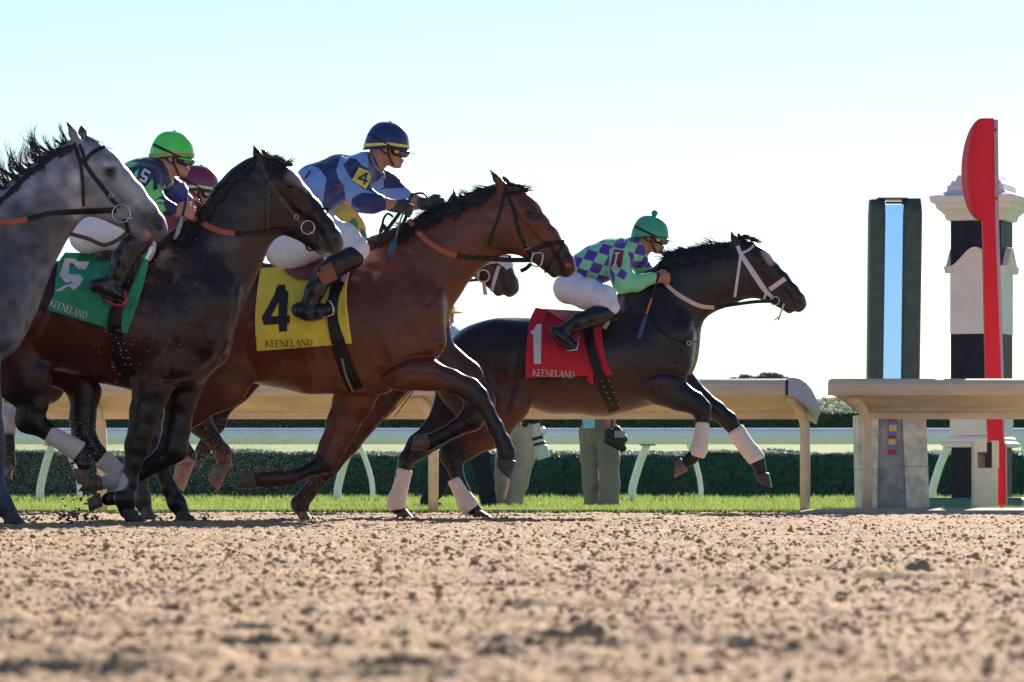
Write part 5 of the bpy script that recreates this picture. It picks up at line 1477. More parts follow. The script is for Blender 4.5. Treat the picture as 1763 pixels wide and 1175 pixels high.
def mirror_post():
    Y = 35.9; s = FP / Y
    z = lambda py, Yq=Y: W(0, py, Yq).z; x = lambda px, Yq=Y: W(px, 0, Yq).x
    root = empty('mirror_post', (x(1543), Y + .2, 0), 'tall dark green padded post with a narrow upright mirror strip down its middle', 'post')
    Mg = mat('green_padding', (.045, .075, .072), rough=.55, var=.25, vscale=10, bump=.2, bscale=40)
    def col(name, l0, r0, l1, r1, yt, yb, d, m):
        rings = []
        for t in np.linspace(0, 1, 14):
            py = yb + (yt - yb) * t; l = l0 + (l1 - l0) * t; r = r0 + (r1 - r0) * t
            sh = 1 - .08 * max(0, (t - .97) / .03)
            cxx = (x(l) + x(r)) / 2; hw = (x(r) - x(l)) / 2 * sh; ring = []
            for k in range(16):
                a = 2 * math.pi * k / 16; ca, sa = math.cos(a), math.sin(a)
                ring.append((cxx + hw * (abs(ca) ** .45) * (1 if ca > 0 else -1), Y + d / 2 + d / 2 * sh * (abs(sa) ** .45) * (1 if sa > 0 else -1), z(py)))
            rings.append(ring)
        loft_rings(name, rings, m, root, smooth=True)
    col('padded_column', 1494.5, 1521.5, 1498, 1526.5, 343, 704, .30, Mg)
    col('padded_column', 1550.5, 1584.5, 1555, 1590, 341.5, 704, .30, Mg)
    me = pymesh('mirror', [(x(1520), Y + .05, z(704)), (x(1552), Y + .05, z(704)), (x(1557), Y + .05, z(352)), (x(1525), Y + .05, z(352)),
                           (x(1520), Y + .07, z(704)), (x(1552), Y + .07, z(704)), (x(1557), Y + .07, z(352)), (x(1525), Y + .07, z(352))],
                [(0, 1, 2, 3), (4, 7, 6, 5), (0, 4, 5, 1), (1, 5, 6, 2), (2, 6, 7, 3), (3, 7, 4, 0)], False)
    link('mirror', me, mat('mirror_glass', (.30, .48, .86), rough=.03, metal=1.0, var=0), root)
    box('mirror_frame', ((x(1525) + x(1557)) / 2, Y + .055, z(348.5)), (x(1556) - x(1526), .03, .02), mat('frame_maroon', (.12, .05, .06), rough=.5), root, bevel=0)
    box('top_plate', ((x(1511) + x(1563)) / 2, Y + .12, z(341.5)), (x(1563) - x(1511), .26, .012), mat('plate_dark', (.10, .10, .12), rough=.4), root, bevel=.002)
    # concrete base: grey core and two pale slabs
    r2 = empty('concrete_base', (x(1540), Y - .3, 0), 'waist-high stained concrete base with pale side slabs below the mirror post', 'base')
    Yb = 35.2; zb = lambda py: W(0, py, Yb).z; xb = lambda px: W(px, 0, Yb).x
    Mc = mat('pale_slab', (.80, .72, .60), col2=(.56, .52, .46), rough=.9, var=.2, vscale=14, bump=.3, bscale=60)
    Mg2 = mat('grey_concrete', (.26, .26, .28), col2=(.36, .35, .34), rough=.9, var=.25, vscale=10, bump=.3, bscale=60)
    def slab(name, st, d0, d1, m, par):
        return loft_rings(name, [[(xb(a), Yb + d0, zb(py)), (xb(b), Yb + d0, zb(py)), (xb(b), Yb + d1, zb(py)), (xb(a), Yb + d1, zb(py))] for py, a, b in st], m, par)
    slab('side_slab', [(888, 1481, 1510), (808.6, 1478.6, 1511)], 0, .5, Mc, r2)
    slab('side_slab', [(807.8, 1478.6, 1511), (715, 1476.5, 1513)], 0, .5, Mc, r2)
    slab('core', [(888, 1510.3, 1561), (706, 1512, 1553.8)], .02, .5, Mg2, r2)
    slab('side_slab', [(888, 1561.4, 1601), (804, 1557.6, 1598)], 0, .5, Mc, r2)
    slab('side_slab', [(803.2, 1557.5, 1598), (712, 1553.9, 1594)], 0, .5, Mc, r2)
    cols = {'r': (.48, .04, .07), 'b': (.16, .20, .52), 'y': (.80, .55, .16)}
    y = 717.5
    gauge = None
    for c, hh in (('r', 8), ('b', 6.5), ('y', 11), ('b', 7), ('r', 6), ('y', 10), ('b', 8), ('r', 9)):
        t = (y - 717) / 70
        l = 1531.5 - 2.5 * t; 
        slab('colour_block_' + {'r': 'red', 'b': 'blue', 'y': 'yellow'}[c], [(y + hh, l - .4, l + 12.3), (y, l, l + 12.7)], .008, .019, mat('block_' + c, cols[c], rough=.7, var=.08), r2)
        y += hh

def environment():
    build_ground(); clods(); lawns(); rails()
    hedge(-13, 12.5, 72.0, 2.2, -.02, .80, .80, 'low clipped dark green hedge along the foot of the turf bank', .022, (.060, .125, .092), (.10, .175, .115), 60000, 21)
    hedge(-19, 19, 110.0, 5.0, 1.4, 2.16, 2.66, 'tall far hedge with a pale sunlit top, beyond the turf course', .035, (.07, .12, .06), (.18, .24, .11), 70000, 22, rough=.10)
    for i, (px, h, r, lab) in enumerate(((1282, 5.72, 1.1, 'round distant treetop, left of the pair showing above the tan rail'), (1326, 5.76, 1.0, 'distant treetop, right of the pair showing above the tan rail'))):
        p = W(px, 700, 200); tree(p.x, 200, 1.2, h - 1.2, r, lab, 40 + i)
    striped_pillar(); red_post(); mirror_post()
# ================================================================== riders
M_skin = mat('skin', attr=True, rough=.5, spec=.4, var=.08, vscale=30, sub=.15, bump=.1)
M_silk = mat('silk', attr=True, rough=.42, spec=.4, var=.06, vscale=20, bump=.35, bscale=45, sheen=.2)
M_breech = mat('breeches_white', (.78, .75, .84), rough=.75, var=.06, vscale=20, bump=.9, bscale=34, stretch=(1.6, 1, .5))
M_boot = mat('boot_black', (.012, .013, .018), rough=.27, spec=.5, var=.3, vscale=20, bump=.1, bscale=30)
M_sole = mat('boot_sole', (.10, .08, .08), rough=.7)
M_glove = mat('glove_grey', (.045, .05, .05), rough=.6, var=.5, vscale=90, bump=.4)
M_black = mat('black_web', (.012, .012, .016), rough=.5, var=.1)
M_lens = mat('goggle_lens', (.05, .05, .05), rough=.06, spec=.9, var=.1, coat=.8)
M_amber = mat('amber_reflection', (.85, .42, .08), rough=.2, spec=.6, var=.1)
SKIN = (.44, .20, .15)

class HeadFrame:
    def __init__(s, B, cx, cy, tilt, k=1.0):
        s.B, s.cx, s.cy, s.k = B, cx, cy, k
        t = math.radians(tilt); s.f = (math.cos(t), math.sin(t)); s.u = (math.sin(t), -math.cos(t))
    def p(s, f, u, l=0.0):
        q = s.B.s * s.k
        return (s.cx + (f * s.f[0] + u * s.u[0]) * q, s.cy + (f * s.f[1] + u * s.u[1]) * q, l * s.k)
    def c(s, f, u, r, w=None, l=0.0):
        x, y, ll = s.p(f, u, l)
        return (x, y, r * s.B.s * s.k, (w if w is not None else r) * s.k, ll)
    def w(s, f, u, l=0.0):
        x, y, ll = s.p(f, u, l); return s.B.P(x, y, ll)

def add_head(B, hf, neck):
    c = hf.c
    B.chain([c(-.01, .02, .098, .076), c(.03, .02, .082, .070)], k=.02)
    B.chain([c(.045, -.02, .055, .055), c(.045, -.06, .044, .050)], k=.02)
    B.chain([c(.01, -.055, .040, .055), c(.055, -.092, .024, .034), c(.080, -.103, .016, .02)], k=.02)
    B.chain([c(.093, -.008, .010, .012), c(.105, -.028, .010, .010), c(.113, -.045, .010, .013)], k=.010)      # nose
    for s in (1, -1):
        B.chain([c(.104, -.048, .008, .008, s * .012)], k=.006)
        B.chain([c(.080, .012, .012, .014, s * .014), c(.070, .012, .012, .014, s * .045)], k=.012)               # brow
        B.chain([c(.066, -.035, .022, .018, s * .038)], k=.015)                                                     # cheek
        B.chain([c(-.012, -.012, .020, .007, s * .078), c(-.006, -.040, .011, .006, s * .074)], k=.008)            # ear
        B.chain([c(-.006, -.014, .009, .006, s * .088)], k=.005, sub=True)
    B.chain([c(.098, -.070, .0075, .020)], k=.006); B.chain([c(.095, -.081, .008, .019)], k=.006)                     # lips
    B.chain([c(.108, -.0755, .003, .022)], k=.004, sub=True)
    B.chain([c(-.02, -.04, .055, .055)] + neck, k=.03)

def hand(B, wrist, dirdeg, l, up=1.0, roll=1, k=.0045, s=1.0):
    """closed fist round the rein: back of the hand towards us, four fingers curling away, thumb on top"""
    a = math.radians(dirdeg); d = np.array([math.cos(a), -math.sin(a)]); n = np.array([-d[1], d[0]]) * (1 if up > 0 else -1)
    m = B.s * s
    def q(f, t, r, w, ll=0.0):
        p = np.array(wrist, float) + d * f * m + n * (-t) * m
        return (p[0], p[1], r * m, w * s, l + ll * s)
    # n points downwards in the picture; t positive = up (thumb side)
    B.chain([q(-.02, 0, .026, .020), q(.015, 0, .029, .018), q(.055, .004, .036, .015)], k=.012)
    for i, (t, L) in enumerate(((.029, 1.0), (.010, 1.08), (-.009, 1.0), (-.027, .82))):
        B.chain([q(.066, t, .0098, .0098, .006), q(.066 + .030 * L, t - .006, .0092, .0092, .000), q(.066 + .034 * L, t - .010, .0088, .0088, -.022), q(.072 + .004 * L, t - .010, .0082, .0082, -.034)], k=k)
    B.chain([q(.020, .030, .013, .012, -.004), q(.050, .046, .011, .010, -.010), q(.078, .044, .0095, .009, -.018)], k=.006)

def helmet(B, hf, root, m, band=None, label=None, button=None, pom=None, sx=1.0, seams=None):
    n = 36; V = []; lev = 16
    f0 = -.005
    for j in range(lev + 1):
        t = j / lev; ph = t * math.pi / 2
        for k in range(n):
            a = 2 * math.pi * k / n
            rf = (.132 * sx) * math.cos(ph) ** .72; rl = .104 * math.cos(ph) ** .72
            u = -.010 + .150 * math.sin(ph) ** .95
            back = max(0, -math.cos(a)); u -= .030 * back * (1 - t) ** 2
            V.append(hf.w(f0 + rf * math.cos(a), u, rl * math.sin(a)))
    F = [(i * n + k, i * n + (k + 1) % n, (i + 1) * n + (k + 1) % n, (i + 1) * n + k) for i in range(lev) for k in range(n)]
    # inner rim
    b = len(V)
    for k in range(n):
        a = 2 * math.pi * k / n; V.append(hf.w(f0 + .112 * math.cos(a), .01 - .030 * max(0, -math.cos(a)), .088 * math.sin(a)))
    F += [(b + k, b + (k + 1) % n, (k + 1) % n, k) for k in range(n)]
    me = pymesh('helmet', V, F)
    h = link('helmet', me, m, root)
    if seams:
        Vc = np.array([tuple(v) for v in V]); C = np.tile(np.array(seams[0]), (len(V), 1))
        setcol(me, C)
    # peak
    V = []; F = []; pn = 15
    for lay in (0, 1):
        for i in range(pn):
            a = math.radians(-74 + 148 * i / (pn - 1))
            for r in (0, 1):
                ext = .040 * math.cos(a * .95) * r
                V.append(hf.w(f0 + (.129 * sx + ext) * math.cos(a), -.006 - .018 * r * math.cos(a) - .004 * lay, (.101 + ext * .6) * math.sin(a)))
    o = pn * 2
    for i in range(pn - 1):
        a = 2 * i; F += [(a, a + 2, a + 3, a + 1), (o + a, o + a + 1, o + a + 3, o + a + 2), (a + 1, a + 3, o + a + 3, o + a + 1)]
    link('peak', pymesh('peak', V, F), m, h)
    def stripe(name, u0, u1, mm, off=.003, a0=0, a1=2 * math.pi):
        V = []; F = []; N = 40
        for i in range(N + 1):
            a = a0 + (a1 - a0) * i / N
            for u in (u0, u1):
                t = max(0.0, min(1.0, (u + .010) / .150)); ph = math.asin(min(1, t ** (1 / .95)))
                c_ = math.cos(ph) ** .72; bk = .030 * max(0, -math.cos(a)) * (1 - ph / (math.pi / 2)) ** 2
                V.append(hf.w(f0 + (.132 * sx * c_ + off) * math.cos(a), u - bk, (.104 * c_ + off) * math.sin(a)))
        F = [(2 * i, 2 * i + 2, 2 * i + 3, 2 * i + 1) for i in range(N)]
        link(name, pymesh(name, V, F), mm, h)
    if band: stripe('band', .006, .021, band)
    stripe('rim', -.010, -.002, M_black, off=.002)
    # dark goggle strap over the helmet side
    pts = []
    for i in range(9):
        t = i / 8; f = -.115 + .165 * t; u = .052 - .060 * t
        lat = .104 * math.sqrt(max(.05, 1 - ((f - f0) / (.132 * sx)) ** 2)) * math.cos(math.asin(min(1, max(0, (u + .01) / .15)))) ** .72
        pts.append(hf.w(f, u, lat - .004))
    tube('strap', pts, .0085, M_black, h, seg=10)
    if button: ellipsoid('button', hf.w(0, .140, 0), (.012, .012, .006), button, h, 12, 6)
    if pom: ellipsoid('pompom', hf.w(.012, .158, 0), (.021, .021, .021), pom, h, 18, 12)
    # chin strap
    tube('chin_strap', [hf.w(.002, -.005, .082), hf.w(.010, -.04, .078), hf.w(.030, -.080, .060), hf.w(.048, -.108, .03), hf.w(.052, -.115, 0), hf.w(.048, -.108, -.03), hf.w(.010, -.04, -.078)], .0055, M_black, h, seg=6)
    tube('chin_strap', [hf.w(-.045, -.012, .080), hf.w(-.02, -.035, .080), hf.w(.010, -.046, .080)], .005, M_black, h, seg=6)
    return h

def goggles(B, hf, root, amber=True):
    G = Body(B.Y, (hf.cx - 60, hf.cy - 60, hf.cx + 60, hf.cy + 60), .0045, lat=.13)
    c = hf.c
    for s in (1, -1):
        G.chain([c(.050, -.022, .027, .016, s * .068), c(.088, -.026, .030, .018, s * .042), c(.108, -.026, .024, .014, s * .012)], k=.006)
    g = G.build('goggles', M_black, root)
    for s in (1, -1):
        ellipsoid('lens', hf.w(.108, -.026, s * .034), (.014, .028, .024), M_lens, g, 16, 8)
        ellipsoid('lens', hf.w(.088, -.026, s * .062), (.024, .012, .025), M_lens, g, 16, 8)
    if amber:
        ellipsoid('side_reflection', hf.w(.058, -.020, .086), (.015, .004, .015), M_amber, g, 16, 8)  # amber-coloured disc imitating a reflection on the side lens
    tube('goggle_band', [hf.w(.05, -.010, .078), hf.w(.01, -.002, .088), hf.w(-.03, .004, .094)], .008, M_black, g, seg=6, squash=(1, .3))
    return g

def boot(B, shaft, foot, l, root, cuff=None, lift=.0):
    b = Body(B.Y, (min(p[0] for p in shaft + foot) - 30, min(p[1] for p in shaft + foot) - 30, max(p[0] for p in shaft + foot) + 30, max(p[1] for p in shaft + foot) + 25), .006, lat=.50)
    b.chain([(x, y, r, r / B.s * .85, l) for x, y, r in shaft], k=.02)
    b.chain([(x, y, r, .040, l + .005) for x, y, r in foot], k=.02)
    def dsp(V):
        n = vnoise(V * 22, 3) * .002
        V = V.copy(); V[:, 0] += n; V[:, 1] += n; return V
    o = b.build('boot', M_boot, root, disp=dsp)
    # sole
    R = resample([(p[0], p[1] + p[2]) for p in foot], 3)
    pts = [B.P(x, y, l) for x, y in R[:, :2]]
    tube('sole', pts, .010, M_sole, o, seg=8, squash=(.6, 3.2))
    return o

def wrinkle(amp=.006, sc=(13, 9, 24), seed=5):
    """cloth folds: sharp-crested ridges plus a little softness"""
    def d(V):
        P = V.copy(); P[:, 0] += vnoise(V * 6, seed + 4) * .05; P[:, 2] += vnoise(V * 6, seed + 7) * .05
        n = (.35 - np.abs(vnoise(P * np.array(sc), seed))) * amp * 1.5 + (.3 - np.abs(vnoise(P * np.array(sc) * 2.1, seed + 1))) * amp * .6
        V = V.copy(); V[:, 1] -= n; V[:, 0] += n * .5; V[:, 2] += n * .6
        return V
    return d

def polycol(base, polys, split=None):
    def f(V):
        Q = PX(V); C = np.tile(np.array(base, float), (len(V), 1))
        for p in polys:
            pts, c = p[:2]; m = inpoly(Q, pts)
            if len(p) > 2 and split is not None: m &= (V[:, 1] < split) if p[2] == 'near' else (V[:, 1] >= split)
            C[m] = c
        return C
    return f

def stirrup(B, pts, l, root, m, r=.006):
    tube('stirrup', [B.P(x, y, l + dl) for x, y, dl in pts], r, m, root, seg=8, close=True)

def rider_4(cb):
    Y = 24.75
    root = empty('person', (W(560, 898, Y).x, Y, 0), 'jockey in navy and light blue silks with a yellow armband 4', 'person', 'jockeys crouched on the galloping horses')
    B = Body(Y, (440, 195, 790, 480), .005, lat=.36)
    hf = HeadFrame(B, 667, 252, 7)
    add_head(B, hf, [(640, 288, 19, .055), (628, 300, 24, .07)])
    B.chain([(618, 302, 20, .11), (585, 312, 24, .12), (540, 335, 26, .12), (505, 380, 26, .12)], k=.02)
    B.chain([(620, 300, 9, .03, .16), (622, 340, 10, .03, .20), (632, 347, 12, .038, .20), (660, 351, 10.5, .034, .17), (682, 354, 9, .028, .15)], k=.02)
    B.chain([(650, 305, 9, .03, -.15), (690, 335, 10, .03, -.15), (712, 348, 13, .040, -.10), (735, 352, 9.5, .03, -.06)], k=.02)
    B.build('body', M_skin, root, colf=paint(SKIN, [((686, 296), (690, 297), 3, 3, (.50, .17, .15))]))
    helmet(B, hf, root, mat('helmet_navy', (.018, .028, .14), rough=.35, coat=.25, bump=.15), band=mat('band_yellow', (.85, .66, .12), rough=.5), button=M_black)
    goggles(B, hf, root)
    S = Body(Y, (440, 240, 730, 440), .005, lat=.36)
    S.chain([(652, 304, 11, .05), (640, 292, 16, .062), (630, 284, 18, .08)], k=.02)
    S.chain([(630, 282, 17, .08), (622, 294, 29, .175), (588, 305, 38, .165), (548, 325, 43, .155), (525, 345, 40, .15), (508, 370, 36, .15)], k=.03)
    S.chain([(614, 290, 23, .07, .155), (616, 320, 22, .06, .19), (624, 345, 20, .052, .20), (640, 350, 16, .044, .195), (653, 350, 14.5, .042, .18)], k=.03)
    S.chain([(640, 300, 22, .065, -.14), (668, 320, 20, .055, -.16), (692, 340, 17, .048, -.13), (704, 347, 13, .042, -.10)], k=.03)
    k = 4.52; Z = lambda *p: [(440 + a / k, 190 + b / k) for a, b in p]
    nv = (.016, .026, .13); lb = (.18, .32, .72)
    polys = [(Z((200, 560), (340, 470), (430, 430), (490, 450), (552, 530), (520, 740), (300, 740)), lb),
             (Z((700, 300), (870, 310), (880, 450), (840, 440), (780, 378), (735, 372), (680, 425), (720, 500), (760, 545), (700, 610), (645, 530), (628, 470), (650, 390)), lb, 'near'),
             (Z((690, 600), (745, 545), (850, 615), (930, 650), (830, 640), (750, 690), (740, 760), (700, 680)), lb, 'near'),
             (Z((900, 600), (1000, 500), (1010, 560), (960, 640)), lb, 'near'),
             (Z((900, 640), (1010, 610), (1230, 600), (1230, 760), (900, 740)), lb, 'far'), (Z((860, 560), (990, 490), (1000, 600), (930, 640)), lb, 'far')]
    S.build('silks', M_silk, root, colf=polycol(nv, polys, Y - .03), disp=wrinkle())
    so = S.obj
    arm = flatpoly('armband', [Z((805, 445), (880, 475), (900, 530), (860, 612), (750, 545))], mat('armband_yellow', (.82, .62, .09), rough=.7), so, S.bvh, Y - .2, off=.008, th=.003)
    strokes('number', [(*Z((866, 492))[0], *Z((800, 530))[0]), (*Z((800, 530))[0], *Z((872, 553))[0]), (*Z((866, 492))[0], *Z((846, 576))[0])], 1.7, mat('navy_print', (.02, .03, .09), rough=.7), arm, S.bvh, Y - .2, off=.0135)
    ribbon('number', [(534, 294), (529, 302), (524, 308)], 1.6, mat('maroon_print', (.12, .02, .06), rough=.7), so, (S.bvh,), Y, th=.001, off=.004, sm=1)
    ribbon('collar_cord', Z((895, 350), (930, 430), (985, 495)), 1.0, mat('cord_pale', (.45, .36, .34), rough=.7), so, (S.bvh, B.bvh), Y, th=.003)
    P = Body(Y, (440, 340, 670, 490), .006, lat=.48)
    for l in (.12, -.12):
        P.chain([(507, 375, 34, .11, l * .6), (497, 428, 38, .11, l * .9), (555, 404, 36, .09, l * 1.7), (590, 416, 30, .08, l * 2.3), (614, 430, 22, .065, l * 2.75)], k=.03)
    P.build('breeches', M_breech, root, disp=wrinkle(.005, (24, 8, 9), 8))
    for l in (.355, -.355):
        bo = boot(B, [(606, 444, 20), (578, 458, 19), (558, 474, 18), (543, 500, 16), (534, 522, 14.5)], [(515, 534, 13), (530, 539, 13), (550, 537, 12), (566, 533, 10), (574, 532, 7)], l, root)
        if l > 0:
            b3 = BVHTree.FromPolygons([v.co for v in bo.data.vertices], [tuple(p.vertices) for p in bo.data.polygons])
            ribbon('boot_band', [(556, 458), (562, 472), (570, 486)], [15, 15, 13], mat('brown_band', (.26, .085, .05), rough=.5), bo, (b3,), Y, th=.002, off=.003, step=2)
    for l, gp, wr, dd in ((.15, 'near', (680, 355), -14), (-.06, 'far', (734, 352), 3)):
        G = Body(Y, (wr[0] - 30, wr[1] - 35, wr[0] + 60, wr[1] + 45), .004, lat=.28)
        G.chain([(wr[0] - 6, wr[1] - 1, 11, .032, l), (wr[0] + 6, wr[1] + 1, 9.5, .028, l)], k=.01)
        hand(G, wr, dd, l)
        G.build('glove', M_glove, root)
    stirrup(B, [(562, 518, .36), (569, 519, .40), (574, 529, .42), (574, 541, .41), (562, 546, .40), (546, 547, .36), (556, 543, .30), (571, 539, .31)], 0, root, M_steel)
    # whip held in the near hand
    wh = empty('whip', W(680, 400, Y - .2), 'slim dark blue riding whip held by the jockey with armband 4', 'whip', 'riding whips in the jockeys\' hands')
    q = lambda x, y, d=.22: W(x, y, Y - d)
    tube('handle', [q(712, 333), q(706, 342), q(702, 352), q(697, 362)], [.009, .008, .008, .008], M_black, wh)
    tube('shaft', [q(697, 362), q(691, 375), q(686, 392), q(681, 412)], [.006, .005, .005, .005], mat('whip_steel', (.12, .13, .18), rough=.3), wh)
    tube('flap', [q(681, 410), q(678, 420), q(674, 434), q(670, 448)], [.010, .018, .019, .017], mat('whip_blue', (.03, .06, .16), rough=.45, var=.3, vscale=40), wh, squash=(1, .3))
    # gathered rein ends in front of the pommel
    rr = empty('rein_bight', W(655, 390, Y - .1), 'gathered black rein ends between the withers of horse 4 and its jockey\'s glove', 'rein')
    for pts, r in (([(648, 420), (665, 398), (680, 378), (692, 362)], .011), ([(650, 424), (672, 408), (690, 392), (700, 372)], .010), ([(652, 410), (657, 392), (661, 376), (668, 368), (677, 374)], .007), ([(664, 396), (660, 388), (655, 400)], .012)):
        tube('strap', [q(x, y, .14) for x, y in resample(pts, 4)[:, :2]], r, M_leather, rr, seg=6, squash=(1, .5))
    tube('loop', [q(x, y, .05) for x, y in resample([(703, 358), (706, 342), (716, 334), (730, 334), (738, 344)], 3)[:, :2]], .0065, M_leatherb, rr, seg=6)
    return root

def rider_5(cb):
    Y = 23.1
    root = empty('person', (W(200, 898, Y).x, Y, 0), 'jockey in a lime green helmet and navy and green silks', 'person', 'jockeys crouched on the galloping horses')
    B = Body(Y, (120, 205, 345, 460), .005, lat=.36)
    hf = HeadFrame(B, 297, 268, 5, k=.93)
    add_head(B, hf, [(278, 300, 19, .055), (264, 312, 26, .07)])
    B.chain([(258, 312, 18, .11), (235, 325, 24, .12), (200, 355, 26, .12)], k=.02)
    B.chain([(255, 315, 9, .03, .15), (258, 342, 9, .03, .18), (280, 358, 10.5, .035, .16), (300, 362, 9, .03, .15)], k=.02)
    hand(B, (302, 363), -4, .15)
    B.chain([(290, 318, 9, .03, -.15), (318, 345, 12, .036, -.12), (322, 362, 10, .03, -.08)], k=.02)
    hand(B, (318, 362), 6, -.03)
    B.build('body', M_skin, root, colf=paint((.50, .25, .20), [((309, 306), (314, 307), 2.5, 3, (.45, .14, .13))]))
    helmet(B, hf, root, mat('helmet_lime', (.10, .74, .10), rough=.35, coat=.3, bump=.12), band=mat('band_orange', (.58, .26, .07), rough=.5), button=mat('button_green', (.02, .2, .03)), sx=1.0)
    goggles(B, hf, root, amber=False)
    S = Body(Y, (120, 250, 345, 430), .005, lat=.36)
    S.chain([(288, 314, 11, .05), (278, 304, 16, .062), (270, 298, 20, .08)], k=.02)
    S.chain([(270, 298, 20, .08), (256, 305, 34, .165), (236, 318, 40, .165), (205, 345, 42, .155), (175, 370, 36, .15)], k=.03)
    S.chain([(255, 310, 22, .06, .15), (258, 335, 20, .055, .18), (268, 350, 16, .045, .18), (285, 359, 12, .038, .165), (297, 361, 10.5, .034, .155)], k=.03)
    S.chain([(285, 315, 20, .06, -.14), (305, 332, 18, .05, -.15), (320, 348, 13, .04, -.10)], k=.03)
    k = 7.34; Z = lambda *p: [(240 + a / k, 280 + b / k) for a, b in p]
    K = 4.52; ZA = lambda *p: [(a / K, 180 + b / K) for a, b in p]
    nv = (.018, .026, .095); gr = (.16, .66, .17)
    polys = [(Z((60, 330), (85, 300), (165, 205), (180, 360), (240, 330), (232, 270), (268, 305), (262, 350), (325, 265), (335, 325), (380, 270), (420, 255), (412, 310), (330, 385), (230, 455), (175, 490)), gr, 'near'),
             (Z((195, 560), (220, 520), (300, 525), (345, 600), (290, 640)), gr, 'near'),
             (ZA((940, 470), (1000, 445), (1080, 455), (1040, 480), (980, 500)), gr), (ZA((1080, 405), (1120, 395), (1090, 430), (1040, 425)), gr), (ZA((1040, 540), (1080, 500), (1060, 590)), gr),
             (Z((350, 380), (520, 230), (600, 300), (680, 440), (500, 520)), (.05, .06, .30), 'far')]
    S.build('silks', M_silk, root, colf=polycol(nv, polys, Y - .03), disp=wrinkle())
    q5 = ZA((1165, 533), (1126, 508), (1104, 548), (1142, 572), (1128, 604), (1090, 586))
    strokes('number', [(*q5[i], *q5[i + 1]) for i in range(5)], 2.0, mat('white_print', (.62, .58, .62)), S.obj, S.bvh, Y - .2, off=.006)
    ribbon('cuff', Z((205, 500), (260, 480), (310, 500)), 2.4, mat('cuff_pale', (.5, .52, .62), rough=.6), S.obj, (S.bvh,), Y - .2, th=.003, off=.004)
    P = Body(Y, (100, 340, 290, 450), .006, lat=.48)
    for l in (.12, -.12):
        P.chain([(165, 372, 30, .11, l * .6), (152, 405, 31, .11, l * .9), (195, 393, 35, .09, l * 1.7), (225, 395, 30, .08, l * 2.3), (250, 405, 20, .065, l * 2.75)], k=.03)
    P.build('breeches', M_breech, root, disp=wrinkle(.005, (24, 8, 9), 8))
    for l in (.355, -.355):
        boot(B, [(246, 410, 19), (228, 424, 20), (212, 448, 20), (203, 470, 16), (196, 486, 14)], [(164, 492, 12), (180, 494, 15), (198, 503, 13), (211, 511, 8)], l, root)
    stirrup(B, [(190, 512, .32), (184, 516, .36), (196, 525, .40), (210, 527, .40), (217, 518, .40), (216, 505, .39), (208, 498, .36), (212, 508, .32)], 0, root, mat('stirrup_red', (.34, .02, .03), rough=.35), r=.010)
    wh = empty('whip', W(305, 395, Y - .2), 'short pale whip below the bare hand of the lime green helmeted jockey', 'whip', 'riding whips in the jockeys\' hands')
    q = lambda x, y: W(x, y, Y - .26)
    tube('flap', [q(314, 370), q(311, 384), q(306, 400), q(300, 412)], [.006, .011, .013, .007], mat('whip_pale', (.30, .34, .36), rough=.35, var=.3), wh, squash=(1, .4))
    tube('handle', [q(322, 340), q(318, 356), q(314, 372)], .007, M_black, wh)
    return root

